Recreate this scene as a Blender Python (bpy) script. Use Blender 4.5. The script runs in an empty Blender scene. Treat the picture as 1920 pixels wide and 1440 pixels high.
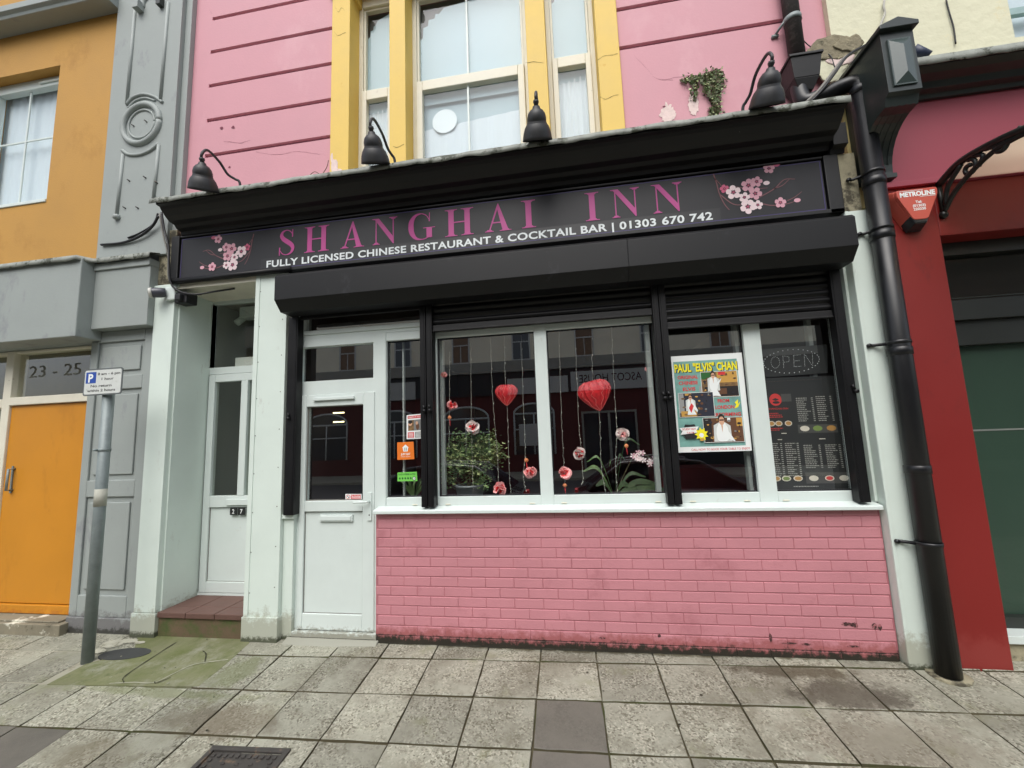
import bpy, bmesh, math, random
from mathutils import Vector, Matrix, noise
R_ = random.Random(7)
sc = bpy.context.scene
# ---------------------------------------------------------------- camera
CAM = Vector((1.68581, -3.34871, 1.60185)); FPX = 780.0
CR = Vector((0.98715696, 0.15542105, -0.03695187)); CU = Vector((0.05496668, -0.11325921, 0.99204386)); CF = Vector((-0.14999936, 0.98133412, 0.1203476))
cd = bpy.data.cameras.new('camera'); cam = bpy.data.objects.new('camera', cd); sc.collection.objects.link(cam)
cd.sensor_fit = 'HORIZONTAL'; cd.sensor_width = 36; cd.lens = FPX / 1920 * 36; cd.clip_start = .02; cd.clip_end = 400
mx = Matrix.Identity(4)
for i in range(3): mx[i][0] = CR[i]; mx[i][1] = CU[i]; mx[i][2] = -CF[i]; mx[i][3] = CAM[i]
cam.matrix_world = mx; sc.camera = cam
# ---------------------------------------------------------------- world, sun, exposure (overcast)
SUN_EL, SUN_AZ = math.radians(54), math.radians(186)
w = bpy.data.worlds.new('World'); sc.world = w; w.use_nodes = True
nt = w.node_tree; bg = nt.nodes['Background']; sky = nt.nodes.new('ShaderNodeTexSky')
sky.sky_type = 'NISHITA'; sky.sun_disc = False; sky.sun_elevation = SUN_EL; sky.sun_rotation = SUN_AZ
sky.air_density = 1.0; sky.dust_density = 3.5; sky.ozone_density = 0.6
hs = nt.nodes.new('ShaderNodeHueSaturation'); hs.inputs['Saturation'].default_value = 0.45      # cloud cover greys the blue
nt.links.new(sky.outputs[0], hs.inputs['Color']); nt.links.new(hs.outputs[0], bg.inputs[0]); bg.inputs[1].default_value = 0.15
sd = bpy.data.lights.new('sun', 'SUN'); sun = bpy.data.objects.new('sun', sd); sc.collection.objects.link(sun)
sd.energy = 1.1; sd.angle = math.radians(50); sd.color = (1, 1, .98)
sun.rotation_euler = Vector((math.sin(SUN_AZ) * math.cos(SUN_EL), math.cos(SUN_AZ) * math.cos(SUN_EL), math.sin(SUN_EL))).to_track_quat('Z', 'Y').to_euler()
sc.view_settings.view_transform = 'Standard'; sc.view_settings.look = 'None'; sc.view_settings.gamma = 1; sc.view_settings.exposure = 0.55
try: sc.cycles.use_denoising = True; sc.cycles.max_bounces = 8; sc.cycles.transparent_max_bounces = 12
except Exception: pass

# ---------------------------------------------------------------- helpers
def W(px, py, Y=0.0):
    """real point on the vertical plane y=Y measured from a photograph pixel"""
    d = (px - 960) * CR - (py - 720) * CU + FPX * CF
    return CAM + d * ((Y - CAM.y) / d.y)
def rect(Y, xl, xr, yt, yb):
    xm, ym = (xl + xr) / 2, (yt + yb) / 2
    return W(xl, ym, Y).x, W(xr, ym, Y).x, W(xm, yb, Y).z, W(xm, yt, Y).z   # X0,X1,Z0,Z1
def gz(x, y): return -.0206 + .0045 * x + .069 * y if y > -3.9 else -.0206 + .0045 * x - .269
def lin(c):
    c = c / 255; return c / 12.92 if c <= .04045 else ((c + .055) / 1.055) ** 2.4
def S(r, g, b): return (lin(r), lin(g), lin(b), 1)
MATS = {}
def M(name, col, rough=.6, var=.1, vs=3.0, bump=.15, bs=40.0, bd=.004, metal=0.0, dirt=None, low=None, spec=.5, speck=None, coat=0, streak=0):
    """painted / stone / metal surface. dirt=(colour, scale, threshold, softness, stretchZ); low=(colour, z0, height, noise scale)"""
    if name in MATS: return MATS[name]
    m = bpy.data.materials.new(name); m.use_nodes = True; MATS[name] = m
    t = m.node_tree; N = t.nodes; L = t.links; p = N['Principled BSDF']
    geo = N.new('ShaderNodeNewGeometry'); pos = geo.outputs['Position']
    if len(col) == 3: col = (*col, 1)
    n1 = N.new('ShaderNodeTexNoise'); n1.inputs['Scale'].default_value = vs; n1.inputs['Detail'].default_value = 8; n1.inputs['Roughness'].default_value = .65; L.new(pos, n1.inputs['Vector'])
    mr = N.new('ShaderNodeMapRange'); mr.inputs[1].default_value = .3; mr.inputs[2].default_value = .7; mr.inputs[3].default_value = 1 - var; mr.inputs[4].default_value = 1 + var; L.new(n1.outputs[0], mr.inputs[0])
    vm = N.new('ShaderNodeVectorMath'); vm.operation = 'SCALE'; vm.inputs[0].default_value = col[:3]; L.new(mr.outputs[0], vm.inputs['Scale'])
    c = vm.outputs[0]
    def mixc(fac, colr, c):
        x = N.new('ShaderNodeMix'); x.data_type = 'RGBA'; L.new(fac, x.inputs[0]); L.new(c, x.inputs[6]); x.inputs[7].default_value = (*colr[:3], 1); return x.outputs[2]
    def nmask(scale, th, soft, sz=1.0, detail=9):
        mp = N.new('ShaderNodeMapping'); mp.inputs['Scale'].default_value = (scale, scale, scale * sz); mp.inputs['Location'].default_value = (R_.random() * 9, R_.random() * 9, R_.random() * 9); L.new(pos, mp.inputs[0])
        n = N.new('ShaderNodeTexNoise'); n.inputs['Scale'].default_value = 1; n.inputs['Detail'].default_value = detail; n.inputs['Roughness'].default_value = .7; L.new(mp.outputs[0], n.inputs['Vector'])
        r = N.new('ShaderNodeMapRange'); r.inputs[1].default_value = th; r.inputs[2].default_value = th + soft; L.new(n.outputs[0], r.inputs[0]); return r.outputs[0]
    if speck: c = mixc(nmask(speck[1], speck[2], .06, 1, 3), speck[0], c)
    if speck and len(speck) > 3: c = mixc(nmask(speck[1] * .8, speck[4], .06, 1, 3), speck[3], c)
    for d in (dirt or []): c = mixc(nmask(d[1], d[2], d[3], d[4] if len(d) > 4 else 1), d[0], c)
    for lo in (low or []):
        sx = N.new('ShaderNodeSeparateXYZ'); L.new(pos, sx.inputs[0])
        r = N.new('ShaderNodeMapRange'); r.inputs[1].default_value = lo[1] + lo[2]; r.inputs[2].default_value = lo[1]; r.inputs[3].default_value = 0; r.inputs[4].default_value = 1; L.new(sx.outputs[2], r.inputs[0])
        n = N.new('ShaderNodeTexNoise'); n.inputs['Scale'].default_value = lo[3]; n.inputs['Detail'].default_value = 8; n.inputs['Roughness'].default_value = .75; L.new(pos, n.inputs['Vector'])
        a = N.new('ShaderNodeMath'); a.operation = 'ADD'; L.new(r.outputs[0], a.inputs[0]); L.new(n.outputs[0], a.inputs[1])
        r2 = N.new('ShaderNodeMapRange'); r2.inputs[1].default_value = .95; r2.inputs[2].default_value = 1.15; L.new(a.outputs[0], r2.inputs[0])
        c = mixc(r2.outputs[0], lo[0], c)
    L.new(c, p.inputs['Base Color'])
    p.inputs['Metallic'].default_value = metal; p.inputs['Specular IOR Level'].default_value = spec
    rr = N.new('ShaderNodeMapRange'); rr.inputs[3].default_value = max(.02, rough - .12); rr.inputs[4].default_value = min(1, rough + .12); L.new(n1.outputs[0], rr.inputs[0]); L.new(rr.outputs[0], p.inputs['Roughness'])
    if coat: p.inputs['Coat Weight'].default_value = coat
    if bump:
        n2 = N.new('ShaderNodeTexNoise'); n2.inputs['Scale'].default_value = bs; n2.inputs['Detail'].default_value = 5; L.new(pos, n2.inputs['Vector'])
        b = N.new('ShaderNodeBump'); b.inputs['Strength'].default_value = bump; b.inputs['Distance'].default_value = bd; L.new(n2.outputs[0], b.inputs['Height']); L.new(b.outputs[0], p.inputs['Normal'])
    return m
def flat(name, col, rough=.6, emit=0):
    if name in MATS: return MATS[name]
    m = bpy.data.materials.new(name); m.use_nodes = True; MATS[name] = m; p = m.node_tree.nodes['Principled BSDF']
    p.inputs['Base Color'].default_value = (*col[:3], 1); p.inputs['Roughness'].default_value = rough
    if emit: p.inputs['Emission Color'].default_value = (*col[:3], 1); p.inputs['Emission Strength'].default_value = emit
    return m
def glass(name, tint=(1, 1, 1), refl=.1, rough=.0, k=1.6):
    m = bpy.data.materials.new(name); m.use_nodes = True; MATS[name] = m; t = m.node_tree; N = t.nodes; L = t.links
    N.remove(N['Principled BSDF']); out = N['Material Output']
    tr = N.new('ShaderNodeBsdfTransparent'); tr.inputs[0].default_value = (*tint, 1); gl = N.new('ShaderNodeBsdfGlossy'); gl.inputs['Roughness'].default_value = rough; gl.inputs[0].default_value = (.95, .97, 1, 1)
    lw = N.new('ShaderNodeFresnel'); lw.inputs[0].default_value = 1.5
    ad = N.new('ShaderNodeMath'); ad.operation = 'MULTIPLY_ADD'; ad.inputs[1].default_value = k; ad.inputs[2].default_value = refl - .06; ad.use_clamp = True; L.new(lw.outputs[0], ad.inputs[0])
    geo = N.new('ShaderNodeNewGeometry'); n = N.new('ShaderNodeTexNoise'); n.inputs['Scale'].default_value = 1.3; n.inputs['Detail'].default_value = 1; L.new(geo.outputs['Position'], n.inputs['Vector'])
    b = N.new('ShaderNodeBump'); b.inputs['Strength'].default_value = .12; b.inputs['Distance'].default_value = .004; L.new(n.outputs[0], b.inputs['Height']); L.new(b.outputs[0], gl.inputs['Normal'])
    sc_ = N.new('ShaderNodeVectorMath'); sc_.operation = 'SCALE'; sc_.inputs[0].default_value = (.95, .97, 1); L.new(ad.outputs[0], sc_.inputs['Scale']); L.new(sc_.outputs[0], gl.inputs[0])
    mx_ = N.new('ShaderNodeAddShader'); L.new(tr.outputs[0], mx_.inputs[0]); L.new(gl.outputs[0], mx_.inputs[1]); L.new(mx_.outputs[0], out.inputs[0])
    return m

class MB:
    """collects geometry, linked later as one mesh object"""
    def __init__(s): s.v = []; s.f = []; s.m = []; s.sm = []
    def add(s, vs, fs, mat=None, smooth=False):
        o = len(s.v); s.v += [tuple(v) for v in vs]; s.f += [tuple(i + o for i in f) for f in fs]; s.m += [mat] * len(fs); s.sm += [smooth] * len(fs)
    def box(s, x0, x1, y0, y1, z0, z1, mat=None):
        if x0 > x1: x0, x1 = x1, x0
        if y0 > y1: y0, y1 = y1, y0
        if z0 > z1: z0, z1 = z1, z0
        s.add([(x0, y0, z0), (x1, y0, z0), (x1, y1, z0), (x0, y1, z0), (x0, y0, z1), (x1, y0, z1), (x1, y1, z1), (x0, y1, z1)],
              [(0, 3, 2, 1), (4, 5, 6, 7), (0, 1, 5, 4), (1, 2, 6, 5), (2, 3, 7, 6), (3, 0, 4, 7)], mat)
    def hull8(s, a, b, mat=None):
        """prism between two equally long point loops"""
        n = len(a); s.add(list(a) + list(b), [tuple(range(n))[::-1], tuple(range(n, 2 * n))] + [(i, (i + 1) % n, n + (i + 1) % n, n + i) for i in range(n)], mat)
    def profX(s, prof, x0, x1, mat=None, dz=0, close=True, smooth=False):
        """profile [(y,z)] swept along X, rising by dz"""
        a = [(x0, y, z) for y, z in prof]; b = [(x1, y, z + dz) for y, z in prof]; s.hull8(a, b, mat)
    def polyY(s, pts, y0, y1, mat=None):
        """polygon [(x,z)] extruded from y0 to y1"""
        s.hull8([(x, y0, z) for x, z in pts], [(x, y1, z) for x, z in pts], mat)
    def tube(s, path, r, seg=10, mat=None, cap=True, smooth=True):
        path = [Vector(p) for p in path]; rs = r if isinstance(r, (list, tuple)) else [r] * len(path); vs = []; fs = []; up = None
        for i, p in enumerate(path):
            d = (path[min(i + 1, len(path) - 1)] - path[max(i - 1, 0)]).normalized()
            if up is None: up = d.orthogonal().normalized()
            a = (up - d * up.dot(d)); a = a.normalized() if a.length > 1e-6 else d.orthogonal().normalized(); up = a; b = d.cross(a)
            for k in range(seg):
                t = 2 * math.pi * k / seg; vs.append(p + (a * math.cos(t) + b * math.sin(t)) * rs[i])
        for i in range(len(path) - 1):
            for k in range(seg): fs.append((i * seg + k, i * seg + (k + 1) % seg, (i + 1) * seg + (k + 1) % seg, (i + 1) * seg + k))
        if cap: fs += [tuple(range(seg))[::-1], tuple(range((len(path) - 1) * seg, len(path) * seg))]
        s.add(vs, fs, mat, smooth)
    def lathe(s, prof, o=(0, 0, 0), seg=24, mat=None, M4=None, smooth=True, pleat=0):
        vs = []; fs = []
        for r, z in prof:
            for k in range(seg):
                t = 2 * math.pi * k / seg; q = r * (1 + (pleat if k % 2 else -pleat)); v = Vector((q * math.cos(t), q * math.sin(t), z))
                if M4: v = M4 @ v
                vs.append(Vector(o) + v)
        n = len(prof)
        for i in range(n - 1):
            for k in range(seg): fs.append((i * seg + k, i * seg + (k + 1) % seg, (i + 1) * seg + (k + 1) % seg, (i + 1) * seg + k))
        s.add(vs, fs, mat, smooth)
    def frame(s, x0, x1, z0, z1, t, y0, y1, mat=None, tb=None, tt=None):
        """rectangular frame, outer size, jambs t wide, rails butted between"""
        tb = t if tb is None else tb; tt = t if tt is None else tt
        s.box(x0, x0 + t, y0, y1, z0, z1, mat); s.box(x1 - t, x1, y0, y1, z0, z1, mat)
        s.box(x0 + t, x1 - t, y0, y1, z0, z0 + tb, mat); s.box(x0 + t, x1 - t, y0, y1, z1 - tt, z1, mat)
    def sheet(s, pts, mat=None): s.add(pts, [tuple(range(len(pts)))], mat)

def textdata(body, bold=0.0, spacing=1.0, res=3):
    cu = bpy.data.curves.new('t', 'FONT'); cu.body = body; cu.offset = bold; cu.extrude = 0; cu.resolution_u = res; cu.space_character = spacing
    o = bpy.data.objects.new('t', cu); me = o.to_mesh(); vs = [v.co.copy() for v in me.vertices]; fs = [tuple(p.vertices) for p in me.polygons]; o.to_mesh_clear()
    bpy.data.objects.remove(o); bpy.data.curves.remove(cu); return vs, fs
def text(mb, body, O, ux, uz, mat, width=None, height=None, bold=0.0, spacing=1.0, sx=1.0, align='L', caph=.73):
    """lettering laid on the plane through O with axes ux (reading direction) and uz; height = capital height, width = whole line"""
    vs, fs = textdata(body, bold, spacing)
    if not vs: return
    x0 = min(v.x for v in vs); x1 = max(v.x for v in vs)
    kz = height / caph if height else width / (x1 - x0); kx = width / (x1 - x0) if width else kz * sx
    off = 0 if align == 'L' else -(x1 - x0) * kx / (2 if align == 'C' else 1)
    O = Vector(O); ux = Vector(ux); uz = Vector(uz)
    mb.add([O + ux * ((v.x - x0) * kx + off) + uz * (v.y * kz) for v in vs], fs, mat)

def setp(o, label=None, cat=None, group=None, kind=None):
    if label: o['label'] = label
    if cat: o['category'] = cat
    if group: o['group'] = group
    if kind: o['kind'] = kind
    return o
def thing(name, label, cat, loc=(0, 0, 0), group=None):
    o = bpy.data.objects.new(name, None); sc.collection.objects.link(o); o.empty_display_size = .2; o.location = loc; o['_o'] = list(loc); return setp(o, label, cat, group)
def part(name, mb, mat, parent=None, bevel=0, label=None, loc=None, seg=2):
    """link one mesh; vertices are given in world space"""
    org = Vector(parent['_o']) if parent is not None else Vector(loc or (0, 0, 0))
    me = bpy.data.meshes.new(name); me.from_pydata([Vector(v) - org for v in mb.v], [], mb.f)
    base = mat if isinstance(mat, bpy.types.Material) else MATS[mat]; slots = [base]
    for mm in mb.m:
        if mm is not None:
            q = mm if isinstance(mm, bpy.types.Material) else MATS[mm]
            if q not in slots: slots.append(q)
    for q in slots: me.materials.append(q)
    for i, p in enumerate(me.polygons):
        mm = mb.m[i]
        if mm is not None: p.material_index = slots.index(mm if isinstance(mm, bpy.types.Material) else MATS[mm])
        p.use_smooth = mb.sm[i]
    if len(mb.f) > 1:
        bm = bmesh.new(); bm.from_mesh(me); bmesh.ops.recalc_face_normals(bm, faces=bm.faces[:]); bm.to_mesh(me); bm.free()
    o = bpy.data.objects.new(name, me); sc.collection.objects.link(o)
    if parent is not None: o.parent = parent
    else: o.location = org
    o['_o'] = list(org)
    if bevel:
        b = o.modifiers.new('bevel', 'BEVEL'); b.width = bevel; b.segments = seg; b.limit_method = 'ANGLE'; b.angle_limit = math.radians(40); b.harden_normals = False
    if label: o['label'] = label
    return o
def struct(name, mb, mat, **k): o = part(name, mb, mat, **k); o['kind'] = 'structure'; return o
def dup(root, loc, label, d=None):
    def cp(o, par):
        c = o.copy(); sc.collection.objects.link(c)
        if par is not None: c.parent = par
        for ch in [x for x in sc.objects if x.parent == o]: cp(ch, c)
        return c
    c = cp(root, None); c.location = loc; c['label'] = label; return c
def wob(a, b, n, amp, seed=0):
    """points between a and b with irregular sideways wander"""
    a = Vector(a); b = Vector(b); out = []
    for i in range(n + 1):
        t = i / n; q = a.lerp(b, t); e = amp * math.sin(math.pi * t) ** .3
        out.append(q + Vector((noise.noise(Vector((i * .37, seed, 0))), noise.noise(Vector((i * .37, seed, 9))) * .5, noise.noise(Vector((i * .37, seed, 5))) * .3)) * e)
    return out
def cat_path(pts, n=8):
    """smooth curve through points"""
    P = [Vector(p) for p in pts]; P = [P[0] * 2 - P[1]] + P + [P[-1] * 2 - P[-2]]; out = []
    for i in range(1, len(P) - 2):
        for k in range(n):
            t = k / n; a, b, c, d = P[i - 1], P[i], P[i + 1], P[i + 2]
            out.append(.5 * ((2 * b) + (c - a) * t + (2 * a - 5 * b + 4 * c - d) * t * t + (3 * b - a - 3 * c + d) * t ** 3))
    return out + [P[-2]]

# ---------------------------------------------------------------- materials
DK = S(40, 40, 35)
M('pink_wall', S(204, 146, 156), .6, .05, 1.2, .35, 55, .003, dirt=[(S(210, 156, 165), 1.3, .58, .14, .6), (S(170, 112, 124), 3, .70, .06, 2.5)], low=[(S(216, 172, 176), 3.80, .5, 9)])
M('pink_groove', S(122, 62, 76), .7, .05)
M('pink_brick', S(190, 128, 136), .55, .07, 2.2, .35, 90, .003, dirt=[(S(172, 110, 118), 2.3, .56, .14, 1), (S(70, 50, 45), 26, .74, .02)], low=[(S(160, 94, 96), -.02, .26, 14), (S(42, 38, 30), -.05, .20, 22)])
M('mortar_pink', S(166, 102, 110), .7, .1, 3, .3, low=[(S(40, 36, 30), -.05, .24, 22)])
M('yellow_paint', S(226, 192, 96), .6, .05, 2.5, .3, 45, .003, dirt=[(S(214, 168, 66), 4, .66, .05, 1.5), (S(110, 88, 52), 22, .75, .02)], low=[(S(232, 214, 178), 3.9, .28, 12)])
M('upvc', S(208, 218, 214), .35, .03, 4, .05, 30, .001, dirt=[(S(196, 198, 190), 5, .66, .1, 1)], low=[(S(150, 150, 138), -.05, .22, 26)])
M('upvc_old', S(222, 218, 200), .5, .06, 6, .2, 30, .002, dirt=[(S(165, 155, 132), 7, .64, .05, 1)])
M('white_panel', S(210, 222, 214), .5, .04, 2, .22, 30, .003, dirt=[(S(190, 196, 188), 6, .64, .08, .4), (S(88, 92, 76), 40, .77, .02)], low=[(S(172, 176, 162), -.03, .45, 18), (S(80, 84, 68), -.05, .13, 40)])
M('black_paint', S(17, 17, 18), .5, .18, 3, .25, 30, .003, dirt=[(S(70, 70, 68), 18, .68, .04, .35), (S(40, 40, 40), 6, .64, .12, .5), (S(120, 118, 110), 45, .765, .02)])
M('black_gloss', S(15, 15, 17), .45, .2, 4, .12, 12, .002, spec=.35, dirt=[(S(38, 38, 40), 8, .66, .08, .3)])
M('shutter_box_paint', S(17, 18, 20), .5, .10, 1.5, .06, 9, .002, spec=.35, dirt=[(S(46, 47, 52), 4, .60, .12, .5), (S(112, 114, 120), 20, .75, .03, .15)])
M('sign_board', S(42, 42, 45), .45, .08, 1.5, .05, 8, .002, spec=.35, dirt=[(S(52, 52, 56), 2, .6, .2, .5)])
M('lead', S(138, 142, 134), .6, .35, 9, .5, 28, .006, dirt=[(S(62, 66, 52), 10, .52, .08), (S(170, 170, 160), 16, .66, .06)])
M('magenta', S(186, 68, 140), .5, .03, 5, 0)
M('letter_white', S(226, 232, 232), .5, .03, 5, 0)
M('orange_wall', S(186, 140, 66), .7, .08, 1.0, .45, 70, .004, dirt=[(S(170, 124, 54), 1.6, .56, .15, .7), (S(146, 100, 46), 5, .70, .05, 1)])
M('orange_door', S(198, 132, 28), .5, .06, 1.5, .2, 30, .002, dirt=[(S(170, 112, 34), 9, .66, .06, .25), (S(214, 160, 70), 30, .76, .03, .5), (S(184, 120, 24), 2.5, .60, .12, .4)], low=[(S(180, 108, 28), -.1, .4, 16)])
M('grey_paint', S(150, 157, 154), .6, .05, 2.0, .3, 40, .003, dirt=[(S(128, 130, 134), 2.4, .58, .12, .5), (S(100, 100, 104), 9, .70, .04, 1)], low=[(S(112, 112, 112), -.05, .38, 16), (S(58, 58, 54), -.06, .16, 26)])
M('red_paint', S(126, 28, 24), .5, .05, 1.5, .2, 25, .003, dirt=[(S(104, 26, 24), 5, .60, .10, .3), (S(112, 30, 26), 2, .6, .15, 1), (S(196, 130, 120), 40, .79, .015)], low=[(S(134, 46, 42), -.05, .5, 6)])
M('crimson_paint', S(146, 58, 72), .5, .04, 1, .1, 20, .003)
M('cream_paint', S(216, 214, 186), .75, .05, 1.5, .6, 14, .012, dirt=[(S(222, 208, 158), 3, .60, .12, 1), (S(150, 138, 100), 13, .70, .04, 1)], low=[(S(205, 188, 128), 4.02, .32, 8)])
M('corbel_paint', S(46, 54, 52), .35, .12, 4, .2, 35, .003, dirt=[(S(70, 78, 76), 7, .66, .06, .3), (S(140, 140, 130), 50, .78, .02)])
M('corbel_lightened', S(70, 82, 80), .25, .1, 4, .1)  # same corbel paint, lightened for sky reflected on the raised panel
M('galv', S(128, 138, 138), .5, .14, 14, .12, 60, .001, metal=.15, dirt=[(S(120, 130, 128), 8, .58, .1, .3), (S(190, 194, 186), 18, .7, .04)])
M('step_tile', S(98, 72, 64), .6, .12, 9, .25, 60, .003, dirt=[(S(92, 66, 58), 7, .58, .1)])
M('step_face', S(98, 82, 62), .8, .15, 5, .4, 40, .004, dirt=[(S(72, 84, 42), 5, .46, .15, 1)])
M('concrete', S(150, 148, 132), .85, .14, 3, .5, 60, .004, dirt=[(S(120, 112, 92), 5, .55, .12)])
M('moss', S(112, 114, 84), .9, .16, 2.6, .5, 60, .005, dirt=[(S(88, 96, 50), 1.7, .42, .22), (S(136, 136, 118), 2.6, .50, .14), (S(80, 86, 50), 7, .58, .14), (S(142, 142, 124), 11, .66, .08)])
M('asphalt', S(70, 70, 70), .9, .15, 5, .6, 90, .005)
M('kerb', S(140, 138, 128), .85, .12, 5, .4, 50, .004)
M('iron', S(72, 69, 66), .55, .2, 14, .4, 60, .002, metal=.3, dirt=[(S(122, 102, 84), 12, .56, .1)])
M('iron_dark', S(40, 36, 32), .7, .2, 10, .3)
M('wrought', S(30, 34, 32), .4, .2, 20, .2, 60, .002, metal=.2, dirt=[(S(70, 74, 66), 16, .66, .06)])
M('cable', S(24, 24, 28), .5, .1, 5, 0)
M('cable_grey', S(120, 118, 112), .6, .1, 5, 0)
M('lamp_black', S(40, 41, 43), .5, .1, 14, .08, 60, .001, dirt=[(S(66, 66, 66), 9, .6, .15)])
M('pipe_black', S(20, 21, 24), .38, .15, 5, .08, 20, .002, dirt=[(S(36, 39, 43), 9, .62, .1, .2), (S(150, 146, 130), 16, .765, .03, .5)])
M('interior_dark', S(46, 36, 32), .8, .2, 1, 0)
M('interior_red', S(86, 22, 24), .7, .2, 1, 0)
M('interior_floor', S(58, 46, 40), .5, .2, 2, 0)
M('interior_white', S(150, 150, 144), .7, .05, 1, 0)
M('green_film', S(62, 84, 72), .35, .07, .8, 0)
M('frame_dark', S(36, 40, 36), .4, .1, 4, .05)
M('leaf', S(92, 116, 68), .5, .35, 18, 0)
M('leaf_light', S(160, 172, 118), .5, .3, 18, 0)
M('ivy_leaf', S(78, 88, 48), .6, .35, 25, 0)
M('stem', S(90, 80, 56), .8, .2, 10, 0)
M('paper_red', S(232, 52, 58), .6, .12, 20, .2, 200, .002)
M('paper_pink', S(244, 172, 172), .6, .1, 20, .2, 200, .002)
M('paper_orange', S(230, 140, 90), .6, .1, 20, 0)
M('paper_white', S(222, 208, 204), .6, .1, 20, 0)
flat('wire_white', S(170, 168, 158), .5)
flat('white_print', S(232, 236, 234), .5); flat('black_print', S(30, 32, 32), .6); flat('blue_print', S(30, 72, 158), .5)
flat('grey_print', S(150, 152, 150), .6); flat('dim_print', S(120, 122, 120), .6)
flat('red_print', S(206, 50, 56), .5); flat('yellow_print', S(240, 228, 40), .5); flat('green_print', S(116, 200, 84), .5); flat('green_dark', S(40, 96, 44), .5)
flat('orange_print', S(226, 118, 34), .5); flat('skin_print', S(206, 160, 130), .6); flat('hair_print', S(26, 22, 22), .6); flat('brown_print', S(96, 62, 40), .6)
flat('gold_print', S(196, 150, 70), .6); flat('navy_print', S(34, 38, 52), .6)
M('teal_print', S(120, 168, 160), .5, .28, 7, 0)
M('room_print', S(120, 92, 56), .6, .6, 28, 0)
flat('petal_pink', S(226, 170, 184), .6); flat('petal_white', S(246, 224, 226), .6); flat('petal_rose', S(206, 100, 132), .6); flat('twig', S(128, 86, 90), .7)
flat('alarm_red', S(190, 86, 72), .45); flat('lens_dark', S(36, 40, 44), .2)
flat('brass', S(190, 190, 184), .3); flat('pot_white', S(206, 206, 198), .5); flat('pot_grey', S(112, 118, 120), .5)
flat('strip_glow', (1, .86, .45), .5, 2.2)
M('orchid_leaf', S(56, 74, 42), .5, .3, 10, 0)
flat('blind', S(196, 206, 210), .8); flat('curtain', S(192, 204, 208), .8)
glass('shop_glass', (.92, .93, .92), .27)
glass('film_glass', (.8, .82, .8), .07, .02, .3)
glass('sky_glass', (.97, .98, .99), .075, .05, .3)
glass('dull_glass', (.75, .76, .72), .07)
M('bare_plaster', S(228, 206, 200), .9, .12, 20, .6, 40, .004)
M('old_stone', S(150, 144, 120), .9, .25, 6, .6, 30, .01, dirt=[(S(70, 66, 54), 6, .5, .1)])
M('lens_body', S(74, 76, 84), .35, .1, 9, 0)
M('plate_rim', S(92, 98, 98), .5, .1, 20, 0)
M('plate_face', S(206, 210, 206), .4, .06, 20, 0, dirt=[(S(168, 176, 160), 16, .6, .1)])
M('old_pipe', S(52, 48, 46), .6, .25, 9, .3, dirt=[(S(82, 76, 72), 9, .56, .1)])
M('old_step', S(128, 122, 104), .85, .2, 5, .5, 30, .008, dirt=[(S(214, 212, 196), 3, .58, .06, 1), (S(64, 60, 46), 5, .60, .08)])
M('lobby', S(128, 122, 88), .9, .15, 2, 0)
M('olive_print', S(98, 98, 86), .8, .1, 4, 0)
M('old_mortar', S(134, 126, 104), .95, .3, 14, .8, 40, .012, dirt=[(S(80, 78, 62), 9, .55, .08), (S(190, 184, 150), 12, .62, .05)])
M('old_frame', S(150, 176, 176), .6, .15, 9, .3)
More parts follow.
